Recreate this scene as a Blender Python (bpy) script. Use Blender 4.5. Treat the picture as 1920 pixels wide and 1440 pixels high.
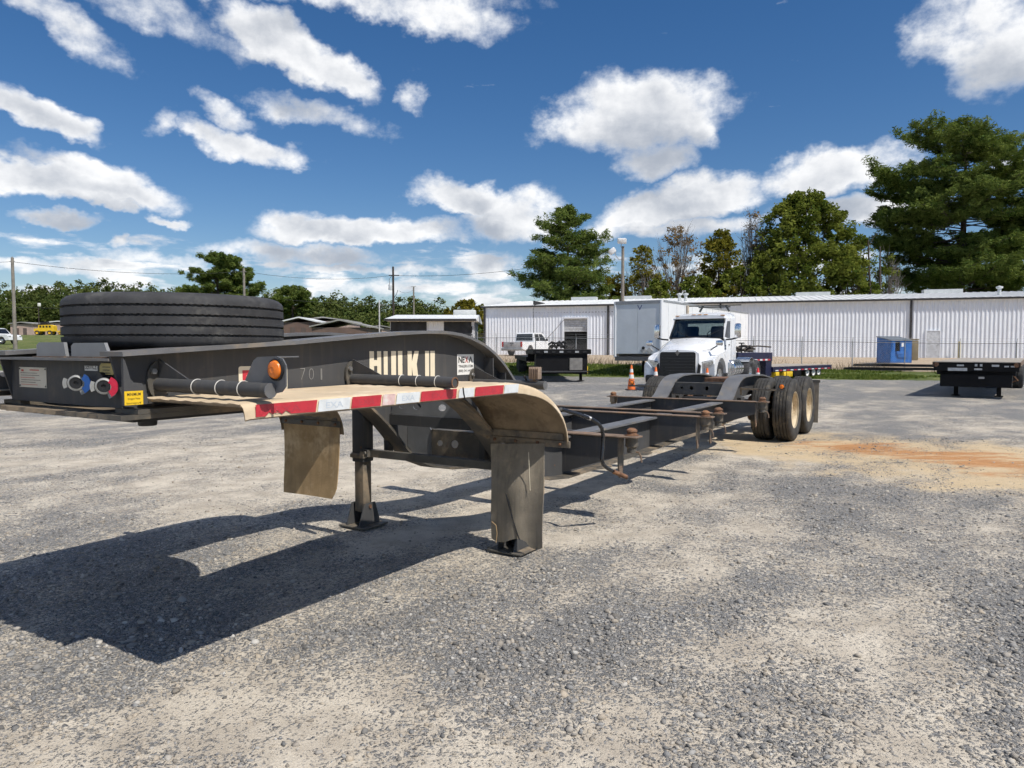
import bpy, bmesh, math, random
import numpy as np
from mathutils import Vector, Matrix
from mathutils.geometry import tessellate_polygon

R = math.radians
for o in list(bpy.data.objects):
    bpy.data.objects.remove(o)
scene = bpy.context.scene
COL = scene.collection
random.seed(7)
RNG = np.random.default_rng(7)

# ------------------------------------------------------------------ camera
CF, CP, CH = 1356.0, 0.0497, 1.497          # focal length in 1920-wide pixels, pitch down, eye height
TH, TOX, TOY = 0.5623, -0.646, 5.647        # heading and place of the chassis trailer
cam_d = bpy.data.cameras.new('camera')
cam_d.sensor_fit = 'HORIZONTAL'
cam_d.sensor_width = 36.0
cam_d.lens = 36.0 * CF / 1920.0
cam_d.clip_start = 0.05
cam_d.clip_end = 6000
cam = bpy.data.objects.new('camera', cam_d)
COL.objects.link(cam)
cam.location = (0, 0, CH)
cam.rotation_euler = (math.pi / 2 - CP, 0, 0)
scene.camera = cam

def pix_dir(px, py):
    a = (px - 960) / CF
    b = (720 - py) / CF
    cp, sp = math.cos(CP), math.sin(CP)
    return Vector((a, cp + b * sp, -sp + b * cp))

# ------------------------------------------------------------------ colour management
scene.view_settings.view_transform = 'Standard'
scene.view_settings.look = 'None'
scene.view_settings.exposure = 0.48
scene.view_settings.gamma = 1.0
scene.render.film_transparent = False
scene.cycles.use_denoising = True
scene.cycles.use_adaptive_sampling = True
scene.cycles.adaptive_threshold = 0.025
scene.cycles.adaptive_min_samples = 12
scene.cycles.max_bounces = 5
scene.cycles.diffuse_bounces = 3
scene.cycles.glossy_bounces = 3
scene.cycles.transparent_max_bounces = 12

# ------------------------------------------------------------------ sun
SUN_TO = Vector((0.531, -0.488, 1.0)).normalized()      # towards the sun
sun_d = bpy.data.lights.new('sun', 'SUN')
sun_d.energy = 3.4
sun_d.angle = R(0.5)
sun_d.color = (1.0, 0.95, 0.87)
sun = bpy.data.objects.new('sun', sun_d)
COL.objects.link(sun)
sun.rotation_euler = SUN_TO.to_track_quat('Z', 'Y').to_euler()
sun.location = (20, -20, 40)

# ------------------------------------------------------------------ world: sky with cumulus clouds
world = bpy.data.worlds.new('World')
scene.world = world
world.use_nodes = True
wt = world.node_tree
wt.nodes.clear()

class G:
    """small helper around one node tree"""
    def __init__(self, tree):
        self.t = tree
    def n(self, kind, **kw):
        nd = self.t.nodes.new(kind)
        for k, v in kw.items():
            setattr(nd, k, v)
        return nd
    def put(self, sock, val):
        if val is None:
            return
        if hasattr(val, 'is_output'):
            self.t.links.new(val, sock)
        else:
            sock.default_value = val
    def m(self, op, a, b=None, c=None, clamp=False):
        nd = self.n('ShaderNodeMath', operation=op)
        nd.use_clamp = clamp
        for i, v in enumerate((a, b, c)):
            self.put(nd.inputs[i], v)
        return nd.outputs[0]
    def vm(self, op, a, b=None):
        nd = self.n('ShaderNodeVectorMath', operation=op)
        self.put(nd.inputs[0], a)
        if b is not None:
            if op == 'SCALE':
                self.put(nd.inputs['Scale'], b)
            else:
                self.put(nd.inputs[1], b)
        return nd.outputs[0]
    flat = False        # two-dimensional noise is enough on a plane
    def noise(self, vec, scale, detail=4, rough=0.55, out=0, dist=0.0, lac=2.0):
        nd = self.n('ShaderNodeTexNoise')
        if self.flat: nd.noise_dimensions = '2D'
        self.put(nd.inputs['Vector'], vec)
        nd.inputs['Scale'].default_value = scale
        nd.inputs['Detail'].default_value = detail
        nd.inputs['Roughness'].default_value = rough
        nd.inputs['Lacunarity'].default_value = lac
        nd.inputs['Distortion'].default_value = dist
        return nd.outputs[out]
    def vor(self, vec, scale, feature='F1', out='Distance', rnd=1.0):
        nd = self.n('ShaderNodeTexVoronoi', feature=feature)
        self.put(nd.inputs['Vector'], vec)
        nd.inputs['Scale'].default_value = scale
        nd.inputs['Randomness'].default_value = rnd
        return nd.outputs[out]
    def ss(self, x, lo, hi):
        nd = self.n('ShaderNodeMapRange', interpolation_type='SMOOTHSTEP')
        self.put(nd.inputs['Value'], x)
        self.put(nd.inputs['From Min'], lo)
        self.put(nd.inputs['From Max'], hi)
        return nd.outputs['Result']
    def mix(self, fac, a, b, mode='MIX'):
        nd = self.n('ShaderNodeMix', data_type='RGBA', blend_type=mode)
        self.put(nd.inputs['Factor'], fac)
        for s, v in ((nd.inputs['A'], a), (nd.inputs['B'], b)):
            if not hasattr(v, 'is_output'):
                v = tuple(v)[:3] + (1.0,)
            # the RGBA sockets share names with the float ones
            pass
        a_s = [s for s in nd.inputs if s.name == 'A' and s.type == 'RGBA'][0]
        b_s = [s for s in nd.inputs if s.name == 'B' and s.type == 'RGBA'][0]
        self.put(a_s, a if hasattr(a, 'is_output') else tuple(a)[:3] + (1.0,))
        self.put(b_s, b if hasattr(b, 'is_output') else tuple(b)[:3] + (1.0,))
        return [s for s in nd.outputs if s.type == 'RGBA'][0]

# cumulus clouds: (centre x, y, half-width, half-height in photo pixels, tilt in degrees, weight)
CLOUDS = [
    (1195, 225, 178, 78, 0, 1.2), (1215, 305, 75, 42, 0, .75), (1070, 222, 62, 52, 0, .8), (1310, 240, 55, 62, 0, .9),
    (560, 108, 165, 48, -24, 1.1), (650, 150, 80, 34, -22, .8), (505, 70, 70, 38, 0, .7),
    (460, 275, 125, 27, -9, .95), (610, 225, 125, 24, -12, .6), (430, 215, 60, 18, -15, .4),
    (60, 205, 120, 36, -14, 1.1), (10, 190, 60, 36, 0, .9),
    (110, 350, 270, 38, -4, 1.2), (180, 328, 120, 34, -8, .9), (80, 408, 105, 16, -4, .85),
    (212, 394, 40, 13, 0, .85), (330, 414, 40, 9, 0, .7), (212, 457, 24, 13, 0, .75),
    (680, 438, 220, 34, 2, 1.15), (880, 372, 115, 36, -6, 1.1), (970, 418, 90, 56, 0, 1.0), (545, 420, 75, 32, 0, .9),
    (560, 480, 190, 18, -2, .7), (900, 494, 70, 18, 0, .75), (640, 512, 240, 9, 0, .5),
    (1270, 388, 165, 40, 8, 1.1), (1350, 352, 75, 34, 0, .9), (1130, 430, 60, 30, 0, .7), (1260, 425, 150, 16, 0, .6),
    (1550, 325, 145, 46, 4, 1.15), (1650, 290, 70, 30, 0, .65), (1600, 388, 130, 26, 0, .75), (1930, 290, 60, 24, 0, .7),
    (1860, 95, 115, 100, -10, .9), (1775, 60, 60, 80, 20, .42),
    (115, 45, 125, 38, -30, .6), (310, 30, 130, 42, -12, .42), (600, -14, 330, 34, 0, .7), (830, 28, 140, 34, -8, .62),
    (785, 186, 32, 22, -30, .45), (290, 235, 18, 22, -50, .25),
    (100, 500, 240, 14, 0, .55), (760, 545, 260, 10, 0, .4), (300, 482, 110, 13, 0, .5),
]

def build_cloud_group():
    gt = bpy.data.node_groups.new('cloud_field', 'ShaderNodeTree')
    gt.interface.new_socket('az', in_out='INPUT', socket_type='NodeSocketFloat')
    gt.interface.new_socket('el', in_out='INPUT', socket_type='NodeSocketFloat')
    gt.interface.new_socket('field', in_out='OUTPUT', socket_type='NodeSocketFloat')
    gt.interface.new_socket('shade', in_out='OUTPUT', socket_type='NodeSocketFloat')
    g = G(gt)
    g.flat = True
    gi = g.n('NodeGroupInput')
    go = g.n('NodeGroupOutput')
    az0, el0 = gi.outputs[0], gi.outputs[1]
    comb = g.n('ShaderNodeCombineXYZ')
    g.put(comb.inputs[0], az0)
    g.put(comb.inputs[1], g.m('MULTIPLY', el0, 1.35))
    p = comb.outputs[0]
    # domain distortion
    wob = g.noise(p, 8.0, 5, .62, out=1)
    sep = g.n('ShaderNodeSeparateColor')
    g.put(sep.inputs[0], wob)
    az = g.m('ADD', az0, g.m('MULTIPLY', g.m('SUBTRACT', sep.outputs[0], .5), .105))
    el = g.m('ADD', el0, g.m('MULTIPLY', g.m('SUBTRACT', sep.outputs[1], .5), .06))
    cv = g.n('ShaderNodeCombineXYZ')
    g.put(cv.inputs[0], az)
    g.put(cv.inputs[1], el)
    cv.inputs[2].default_value = 1.0
    cv2 = g.n('ShaderNodeVectorMath', operation='ADD')      # a step towards the light
    g.put(cv2.inputs[0], cv.outputs[0])
    cv2.inputs[1].default_value = (.014, .042, 0)
    acc = lit = None
    for (cx, cy, rx, ry, tilt, w) in CLOUDS:
        d = pix_dir(cx, cy).normalized()
        a0, e0 = math.atan2(d.x, d.y), math.asin(d.z)
        ra = (rx / CF) * math.cos(a0) ** 2 * 1.12
        re = (ry / CF) * math.cos(a0) * 1.12
        for which, src in ((0, cv.outputs[0]), (1, cv2.outputs[0])):
            if which and ry < 30: continue
            c_, s_ = math.cos(R(tilt)), math.sin(R(tilt))
            qs = []
            for ax in ((c_ / ra, s_ / ra), (-s_ / re, c_ / re)):
                dt = g.n('ShaderNodeVectorMath', operation='DOT_PRODUCT')
                g.put(dt.inputs[0], src)
                dt.inputs[1].default_value = (ax[0], ax[1], -(ax[0] * a0 + ax[1] * e0))
                qs.append(dt.outputs['Value'])
            if ry >= 30:        # flatter underneath
                qs[1] = g.m('MAXIMUM', qs[1], g.m('MULTIPLY', qs[1], -1.45))
            rr = g.m('MULTIPLY_ADD', qs[0], qs[0], g.m('MULTIPLY', qs[1], qs[1]))
            v = g.m('MULTIPLY_ADD', rr, -w, w)
            if which: lit = v if lit is None else g.m('MAXIMUM', lit, v)
            else: acc = v if acc is None else g.m('MAXIMUM', acc, v)
    acc = g.m('MAXIMUM', acc, -0.6)
    # scattered clouds for the rest of the sky, beyond the part the photograph shows
    d3 = g.n('ShaderNodeCombineXYZ')
    ce = g.m('MAXIMUM', g.m('SINE', el0), 0.08)
    rad = g.m('DIVIDE', g.m('COSINE', el0), ce)
    g.put(d3.inputs[0], g.m('MULTIPLY', g.m('SINE', az0), rad))
    g.put(d3.inputs[1], g.m('MULTIPLY', g.m('COSINE', az0), rad))
    far = g.m('MULTIPLY_ADD', g.noise(d3.outputs[0], 0.9, 4, .55), 4.6, -2.45)
    out_m = g.m('MAXIMUM', g.ss(g.m('ABSOLUTE', az0), .66, .8), g.ss(el0, .5, .62))
    acc = g.m('ADD', g.m('MULTIPLY', acc, g.m('SUBTRACT', 1.0, out_m)), g.m('MULTIPLY', far, out_m))
    # low rows of small clouds near the horizon
    rows = g.n('ShaderNodeCombineXYZ')
    g.put(rows.inputs[0], g.m('MULTIPLY', az0, 9.0))
    g.put(rows.inputs[1], g.m('MULTIPLY', el0, 42.0))
    rown = g.m('MULTIPLY_ADD', g.noise(rows.outputs[0], 1.0, 5, .55), 4.2, -2.08)
    rowm = g.m('MULTIPLY', g.ss(el0, .0, .05), g.m('SUBTRACT', 1.0, g.ss(el0, .11, .17)))
    acc = g.m('MAXIMUM', acc, g.m('MULTIPLY_ADD', g.m('SUBTRACT', rowm, 1.0), 1.2, rown))
    fine = g.noise(p, 20.0, 8, .62)
    pb = g.vm('ADD', p, (.006, .016, 0))
    fine_b = g.noise(pb, 20.0, 5, .6)
    fine2 = g.noise(p, 7.0, 3, .5)
    f = g.m('ADD', acc, g.m('MULTIPLY', g.m('SUBTRACT', fine, .5), 1.15))
    f = g.m('ADD', f, g.m('MULTIPLY', g.m('SUBTRACT', fine2, .5), 1.0))
    g.put(go.inputs[0], f)
    l1 = g.m('MAXIMUM', g.m('MAXIMUM', lit, -.2), g.m('MULTIPLY', g.m('SUBTRACT', acc, .35), .8))
    l1 = g.m('ADD', l1, g.m('MULTIPLY', g.m('SUBTRACT', fine_b, fine), .8))
    broad_ = g.noise(pb, 11.0, 3, .5)
    l1 = g.m('ADD', l1, g.m('MULTIPLY', g.m('SUBTRACT', broad_, .5), 1.5))
    g.put(go.inputs[1], g.m('ADD', l1, g.m('MULTIPLY', g.m('SUBTRACT', fine2, .5), .9)))
    return gt

def build_world():
    g = G(wt)
    tc = g.n('ShaderNodeTexCoord')
    sep = g.n('ShaderNodeSeparateXYZ')
    g.put(sep.inputs[0], tc.outputs['Generated'])
    az = g.m('ARCTAN2', sep.outputs[0], sep.outputs[1])
    el = g.m('ARCSINE', sep.outputs[2])
    grp = build_cloud_group()
    nd = g.n('ShaderNodeGroup')
    nd.node_tree = grp
    g.put(nd.inputs[0], az)
    g.put(nd.inputs[1], el)
    f0, f1 = nd.outputs[0], nd.outputs[1]
    cover = g.ss(f0, -.16, .72)
    cover = g.m('MULTIPLY', cover, g.ss(el, -.02, .05))
    thick = g.ss(f1, -.35, 1.45)
    tone = g.mix(thick, (1.02, 1.02, 1.02), (.40, .44, .51))
    tone = g.mix(g.m('MULTIPLY', g.ss(f0, .7, .1), .55), tone, (.66, .73, .84))
    sky = g.n('ShaderNodeTexSky', sky_type='NISHITA')
    sky.sun_disc = False
    sky.sun_elevation = math.asin(SUN_TO.z)
    sky.sun_rotation = math.atan2(SUN_TO.x, SUN_TO.y)
    sky.air_density = 1.0
    sky.dust_density = 0.2
    sky.ozone_density = 1.6
    hs = g.n('ShaderNodeHueSaturation')
    hs.inputs['Saturation'].default_value = 1.32
    g.put(hs.inputs['Color'], sky.outputs[0])
    b_sky = g.n('ShaderNodeBackground')
    g.put(b_sky.inputs[0], g.mix(1.0, hs.outputs[0], (1.0, 1.01, 1.12), 'MULTIPLY'))
    b_sky.inputs[1].default_value = 0.0595
    b_cl = g.n('ShaderNodeBackground')
    g.put(b_cl.inputs[0], tone)
    b_cl.inputs[1].default_value = 0.78
    mx = g.n('ShaderNodeMixShader')
    g.put(mx.inputs[0], g.m('MULTIPLY', cover, .96))
    wt.links.new(b_sky.outputs[0], mx.inputs[1])
    wt.links.new(b_cl.outputs[0], mx.inputs[2])
    out = g.n('ShaderNodeOutputWorld')
    wt.links.new(mx.outputs[0], out.inputs[0])
build_world()
world.cycles.sampling_method = 'MANUAL'
world.cycles.sample_map_resolution = 512
# ------------------------------------------------------------------ helpers: objects and tags
def tag(o, label=None, cat=None, group=None, kind=None):
    if label: o['label'] = label
    if cat: o['category'] = cat
    if group: o['group'] = group
    if kind: o['kind'] = kind
    return o

def empty(name, loc=(0, 0, 0), rz=0.0):
    o = bpy.data.objects.new(name, None)
    o.empty_display_size = 0.3
    COL.objects.link(o)
    o.location = loc
    o.rotation_euler = (0, 0, rz)
    return o

def copy_tree(o, parent=None):
    c = o.copy()
    COL.objects.link(c)
    if parent is not None:
        c.parent = parent
    for ch in list(o.children):
        copy_tree(ch, c)
    return c

def ell(cx, cy, rx, ry, n=16, a0=0.0):
    return [(cx + rx * math.cos(a0 + 2 * math.pi * i / n), cy + ry * math.sin(a0 + 2 * math.pi * i / n)) for i in range(n)]

def rrect(x0, y0, x1, y1, r, n=5):
    pts = []
    for (cx, cy, a) in ((x1 - r, y1 - r, 0), (x0 + r, y1 - r, 90), (x0 + r, y0 + r, 180), (x1 - r, y0 + r, 270)):
        for i in range(n + 1):
            t = R(a + 90 * i / n)
            pts.append((cx + r * math.cos(t), cy + r * math.sin(t)))
    return pts

class MB:
    """collects shapes for ONE mesh object; flip mirrors y so that a trailer's (u, v, z) can be written directly"""
    def __init__(self, flip=False):
        self.v, self.f, self.flip = [], [], flip
    def add(self, vs, fs):
        b = len(self.v)
        self.v += [tuple(p) for p in vs]
        self.f += [tuple(b + i for i in f) for f in fs]
        return self
    def box(self, c, s, rot=None, bev=0.0):
        x, y, z = s[0] / 2, s[1] / 2, s[2] / 2
        if bev > 0:
            b = min(bev, x * .9, y * .9, z * .9)
            bm = bmesh.new()
            bmesh.ops.create_cube(bm, size=1)
            for v in bm.verts:
                v.co = Vector((v.co.x * 2 * x, v.co.y * 2 * y, v.co.z * 2 * z))
            bmesh.ops.bevel(bm, geom=bm.edges[:], offset=b, segments=2, affect='EDGES', profile=.5)
            bm.verts.index_update()
            vs = [v.co.copy() for v in bm.verts]
            fs = [[v.index for v in f.verts] for f in bm.faces]
            bm.free()
        else:
            vs = [Vector((a * x, b_ * y, d * z)) for a in (-1, 1) for b_ in (-1, 1) for d in (-1, 1)]
            fs = [(0, 1, 3, 2), (4, 6, 7, 5), (0, 4, 5, 1), (2, 3, 7, 6), (0, 2, 6, 4), (1, 5, 7, 3)]
        if rot is not None:
            vs = [rot @ v for v in vs]
        return self.add([Vector(c) + v for v in vs], fs)
    def prism(self, poly, a0, a1, axis='y', holes=()):
        """poly in the two remaining axes (order x,y,z without the axis), extruded from a0 to a1"""
        def place(p, a):
            if axis == 'x': return (a, p[0], p[1])
            if axis == 'y': return (p[0], a, p[1])
            return (p[0], p[1], a)
        loops = [list(poly)] + [list(h) for h in holes]
        flat = [p for l in loops for p in l]
        n = len(flat)
        if holes or len(poly) > 4:
            tris = tessellate_polygon([[Vector((p[0], p[1], 0)) for p in l] for l in loops])
        else:
            tris = [tuple(range(n))]
        vs = [place(p, a0) for p in flat] + [place(p, a1) for p in flat]
        fs = [tuple(t) for t in tris] + [tuple(i + n for i in reversed(t)) for t in tris]
        k = 0
        for l in loops:
            m = len(l)
            for i in range(m):
                j = (i + 1) % m
                fs.append((k + i, k + j, k + j + n, k + i + n))
            k += m
        return self.add(vs, fs)
    def strip(self, curve, a0, a1, t, axis='y'):
        """a bent plate: follows curve (two axes), width a0..a1 on the third axis, thickness t"""
        c = [Vector((p[0], p[1])) for p in curve]
        nrm = []
        for i in range(len(c)):
            d = (c[min(i + 1, len(c) - 1)] - c[max(i - 1, 0)]).normalized()
            nrm.append(Vector((-d.y, d.x)))
        lo = [p - n * t / 2 for p, n in zip(c, nrm)]
        up = [p + n * t / 2 for p, n in zip(c, nrm)]
        def place(p, a):
            if axis == 'x': return (a, p[0], p[1])
            if axis == 'y': return (p[0], a, p[1])
            return (p[0], p[1], a)
        n = len(c)
        vs = [place(p, a0) for p in lo] + [place(p, a1) for p in lo] + [place(p, a0) for p in up] + [place(p, a1) for p in up]
        fs = []
        for i in range(n - 1):
            fs += [(i, i + 1, n + i + 1, n + i), (2 * n + i, 3 * n + i, 3 * n + i + 1, 2 * n + i + 1),
                   (i, 2 * n + i, 2 * n + i + 1, i + 1), (n + i, n + i + 1, 3 * n + i + 1, 3 * n + i)]
        fs += [(0, n, 3 * n, 2 * n), (n - 1, 3 * n - 1, 4 * n - 1, 2 * n - 1)]
        return self.add(vs, fs)
    def tube(self, path, r, n=10, caps=True, rs=None):
        P = [Vector(p) for p in path]
        vs, fs = [], []
        up = None
        for i, p in enumerate(P):
            d = (P[min(i + 1, len(P) - 1)] - P[max(i - 1, 0)])
            if d.length < 1e-9: d = Vector((0, 0, 1))
            d.normalize()
            if up is None:
                up = Vector((0, 0, 1)) if abs(d.z) < .9 else Vector((1, 0, 0))
            x = up - d * up.dot(d)
            if x.length < 1e-6:
                x = Vector((1, 0, 0)) - d * d.x
            x.normalize()
            up = x
            y = d.cross(x)
            rr = rs[i] if rs else r
            for k in range(n):
                a = 2 * math.pi * k / n
                vs.append(p + (x * math.cos(a) + y * math.sin(a)) * rr)
        for i in range(len(P) - 1):
            for k in range(n):
                k2 = (k + 1) % n
                fs.append((i * n + k, i * n + k2, (i + 1) * n + k2, (i + 1) * n + k))
        if caps:
            fs.append(tuple(range(n)))
            fs.append(tuple((len(P) - 1) * n + k for k in reversed(range(n))))
        return self.add(vs, fs)
    def lathe(self, prof, c=(0, 0, 0), axis='y', n=32, closed=False, arc=None):
        """prof: (radius, offset along axis)"""
        vs, fs = [], []
        full = arc is None
        steps = n if full else n + 1
        for k in range(steps):
            a = 2 * math.pi * k / n if full else arc[0] + (arc[1] - arc[0]) * k / n
            ca, sa = math.cos(a), math.sin(a)
            for (r, h) in prof:
                if axis == 'y': q = (r * ca, h, r * sa)
                elif axis == 'x': q = (h, r * ca, r * sa)
                else: q = (r * ca, r * sa, h)
                vs.append((c[0] + q[0], c[1] + q[1], c[2] + q[2]))
        m = len(prof)
        for k in range(n):
            k2 = (k + 1) % n if full else k + 1
            for i in range(m - 1 if not closed else m):
                j = (i + 1) % m
                fs.append((k * m + i, k * m + j, k2 * m + j, k2 * m + i))
        return self.add(vs, fs)
    def disc(self, c, r, h, axis='y', n=24):
        return self.lathe([(1e-4, 0), (r, 0), (r, h), (1e-4, h)], c, axis, n)
    def build(self, name, mat, parent=None, smooth=35, loc=None):
        me = bpy.data.meshes.new(name)
        s = -1 if self.flip else 1
        bm = bmesh.new()
        vs = [bm.verts.new((p[0], p[1] * s, p[2])) for p in self.v]
        for f in self.f:
            if len(set(f)) < 3: continue
            try:
                bm.faces.new([vs[i] for i in f])
            except ValueError:
                pass
        bmesh.ops.remove_doubles(bm, verts=bm.verts[:], dist=2e-5)
        bmesh.ops.recalc_face_normals(bm, faces=bm.faces[:])
        bm.to_mesh(me)
        bm.free()
        if smooth:
            me.shade_smooth()
            me.set_sharp_from_angle(angle=R(smooth))
        me.materials.append(mat)
        o = bpy.data.objects.new(name, me)
        COL.objects.link(o)
        if parent is not None: o.parent = parent
        if loc is not None: o.location = loc
        return o

def mesh_np(name, verts, faces_n, mat, parent=None, attrs=None, smooth=False):
    """fast mesh from numpy: verts (N,3), faces (M,k) with equal corner count"""
    me = bpy.data.meshes.new(name)
    verts = np.ascontiguousarray(verts, dtype=np.float32)
    faces_n = np.ascontiguousarray(faces_n, dtype=np.int32)
    m, k = faces_n.shape
    me.vertices.add(len(verts))
    me.vertices.foreach_set('co', verts.ravel())
    me.loops.add(m * k)
    me.loops.foreach_set('vertex_index', faces_n.ravel())
    me.polygons.add(m)
    me.polygons.foreach_set('loop_start', np.arange(0, m * k, k, dtype=np.int32))
    me.update(calc_edges=True)
    if attrs:
        for an, arr in attrs.items():
            at = me.attributes.new(an, 'FLOAT', 'POINT')
            at.data.foreach_set('value', np.ascontiguousarray(arr, dtype=np.float32))
    if smooth: me.shade_smooth()
    me.materials.append(mat)
    o = bpy.data.objects.new(name, me)
    COL.objects.link(o)
    if parent is not None: o.parent = parent
    return o

def text_part(name, body, mat, parent, origin, xdir, ydir, height, width=None, align='LEFT', shear=0.0, bold=0.0, off=0.0):
    """flat lettering as a mesh, laid on a plane given by origin, xdir and ydir (parent space)"""
    cu = bpy.data.curves.new(name, 'FONT')
    cu.body = body
    cu.size = 1.0
    cu.align_x = 'LEFT'
    cu.resolution_u = 3
    cu.offset = bold
    cu.shear = shear
    tmp = bpy.data.objects.new(name, cu)
    COL.objects.link(tmp)
    dg = bpy.context.evaluated_depsgraph_get()
    me = bpy.data.meshes.new_from_object(tmp.evaluated_get(dg))
    bpy.data.objects.remove(tmp)
    bpy.data.curves.remove(cu)
    xs = [v.co.x for v in me.vertices]; ys = [v.co.y for v in me.vertices]
    x0, x1, y0, y1 = min(xs), max(xs), min(ys), max(ys)
    sy = height / (y1 - y0)
    sx = (width / (x1 - x0)) if width else sy
    X = Vector(xdir).normalized(); Y = Vector(ydir).normalized(); N = X.cross(Y)
    O = Vector(origin)
    w = (x1 - x0) * sx
    sh = -w / 2 if align == 'CENTER' else 0
    for v in me.vertices:
        v.co = O + X * ((v.co.x - x0) * sx + sh) + Y * ((v.co.y - y0) * sy) + N * off
    me.materials.clear()
    me.materials.append(mat)
    me.name = name
    o = bpy.data.objects.new(name, me)
    COL.objects.link(o)
    o.parent = parent
    return o

# ------------------------------------------------------------------ helpers: noise on the Python side
_perm = np.random.default_rng(11).permutation(512)
_grad = np.random.default_rng(12).uniform(0, 2 * np.pi, 512)
def perlin(x, y):
    xi, yi = np.floor(x).astype(int), np.floor(y).astype(int)
    xf, yf = x - xi, y - yi
    u, v = xf * xf * xf * (xf * (xf * 6 - 15) + 10), yf * yf * yf * (yf * (yf * 6 - 15) + 10)
    def gr(ix, iy, dx, dy):
        a = _grad[_perm[(_perm[ix & 511] + iy) & 511]]
        return np.cos(a) * dx + np.sin(a) * dy
    n00, n10 = gr(xi, yi, xf, yf), gr(xi + 1, yi, xf - 1, yf)
    n01, n11 = gr(xi, yi + 1, xf, yf - 1), gr(xi + 1, yi + 1, xf - 1, yf - 1)
    return (n00 * (1 - u) + n10 * u) * (1 - v) + (n01 * (1 - u) + n11 * u) * v
def fbm(x, y, octs=4, gain=.5):
    t, a = 0, 1.0
    for i in range(octs):
        t = t + a * perlin(x * 2 ** i + 17.3 * i, y * 2 ** i - 9.1 * i)
        a *= gain
    return t
def sstep(x, a, b):
    t = np.clip((x - a) / (b - a), 0, 1)
    return t * t * (3 - 2 * t)

# ------------------------------------------------------------------ materials
MATS = {}
def M(name, col, rough=.5, metal=0.0, var=.18, vscale=6.0, bump=0.0, bscale=40.0, dirt=None, damt=.5, dscale=3.0,
      spec=.5, streak=None, coat=0.0, rust=0.0):
    """principled paint/metal/rubber with tone variation, optional dirt patches and fine relief"""
    if name in MATS: return MATS[name]
    mt = bpy.data.materials.new(name)
    mt.use_nodes = True
    t = mt.node_tree
    t.nodes.clear()
    g = G(t)
    tc = g.n('ShaderNodeTexCoord')
    p = tc.outputs['Object']
    bs = g.n('ShaderNodeBsdfPrincipled')
    n1 = g.noise(p, vscale, 5, .6)
    dark = tuple(c * (1 - var) for c in col[:3]); light = tuple(min(1, c * (1 + var)) for c in col[:3])
    c = g.mix(g.ss(n1, .3, .7), dark, light)
    if dirt is not None:
        n2 = g.noise(p, dscale, 7, .66)
        n3 = g.noise(p, dscale * 9, 3, .5)
        lo = .78 - damt * .6
        f = g.ss(g.m('ADD', n2, g.m('MULTIPLY', g.m('SUBTRACT', n3, .5), .25)), lo, lo + .22)
        c = g.mix(f, c, dirt)
        rr = g.m('MULTIPLY_ADD', f, max(0, .9 - rough), rough)
    else:
        rr = g.m('MULTIPLY_ADD', n1, .2, max(.02, rough - .1))
    if streak is not None:      # (colour, amount): thin vertical run marks
        mp = g.n('ShaderNodeMapping')
        g.put(mp.inputs['Vector'], p)
        mp.inputs['Scale'].default_value = (30, 30, 1.2)
        n4 = g.noise(mp.outputs[0], 1.0, 4, .6)
        c = g.mix(g.m('MULTIPLY', g.ss(n4, .5, .75), streak[1]), c, streak[0])
    if rust:                    # small chips and rust spots
        n5 = g.noise(p, 11.0, 8, .68)
        n6 = g.noise(p, 1.6, 3, .5)
        th = g.m('MULTIPLY_ADD', n6, -.22 * rust, .80)
        c = g.mix(g.m('MULTIPLY', g.ss(g.m('SUBTRACT', n5, th), 0.0, .06), .8), c, (.19, .09, .045))
    g.put(bs.inputs['Base Color'], c)
    g.put(bs.inputs['Roughness'], rr)
    bs.inputs['Metallic'].default_value = metal
    bs.inputs['Specular IOR Level'].default_value = spec
    bs.inputs['Coat Weight'].default_value = coat
    if bump:
        b = g.n('ShaderNodeBump')
        b.inputs['Strength'].default_value = bump
        b.inputs['Distance'].default_value = .01
        g.put(b.inputs['Height'], g.noise(p, bscale, 4, .6))
        t.links.new(b.outputs[0], bs.inputs['Normal'])
    out = g.n('ShaderNodeOutputMaterial')
    t.links.new(bs.outputs[0], out.inputs[0])
    MATS[name] = mt
    return mt

DUST = (.36, .28, .19)
RUST = (.20, .075, .03)
steel = M('charcoal_paint', (.072, .072, .073), .6, 0, .10, 3, .05, 120, dirt=(.155, .135, .11), damt=.34, dscale=1.9, spec=.14, streak=((.14, .122, .10), .35), rust=1.0)
steel_top = M('charcoal_flange', (.135, .135, .138), .5, 0, .16, 4, .05, 120, dirt=(.24, .20, .15), damt=.45, dscale=2.4, rust=1.0)
steel_dusty = M('dusty_steel', (.085, .078, .066), .6, 0, .2, 5, .08, 90, dirt=(.26, .20, .135), damt=.55, dscale=2.0, rust=1.2)
rusty = M('rusted_steel', (.16, .085, .05), .85, .1, .35, 18, .3, 60, dirt=(.30, .15, .07), damt=.5, dscale=9)
rust_edge = M('rusty_plate', (.17, .12, .085), .75, 0, .25, 10, .15, 70, dirt=(.30, .17, .09), damt=.45, dscale=4)
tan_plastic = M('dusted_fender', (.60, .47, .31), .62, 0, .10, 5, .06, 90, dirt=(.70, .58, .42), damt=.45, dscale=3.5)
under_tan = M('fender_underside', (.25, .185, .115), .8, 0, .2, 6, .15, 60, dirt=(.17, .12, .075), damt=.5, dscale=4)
rubber_flap = M('muddy_rubber', (.40, .275, .145), .92, 0, .14, 7, .2, 70, dirt=(.58, .43, .26), damt=.5, dscale=3, streak=((.25, .18, .11), .6), spec=.15)
rubber_flap2 = M('torn_rubber', (.26, .225, .175), .92, 0, .14, 7, .2, 70, dirt=(.48, .39, .27), damt=.4, dscale=2.5, streak=((.13, .115, .095), .5), spec=.15)
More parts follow.
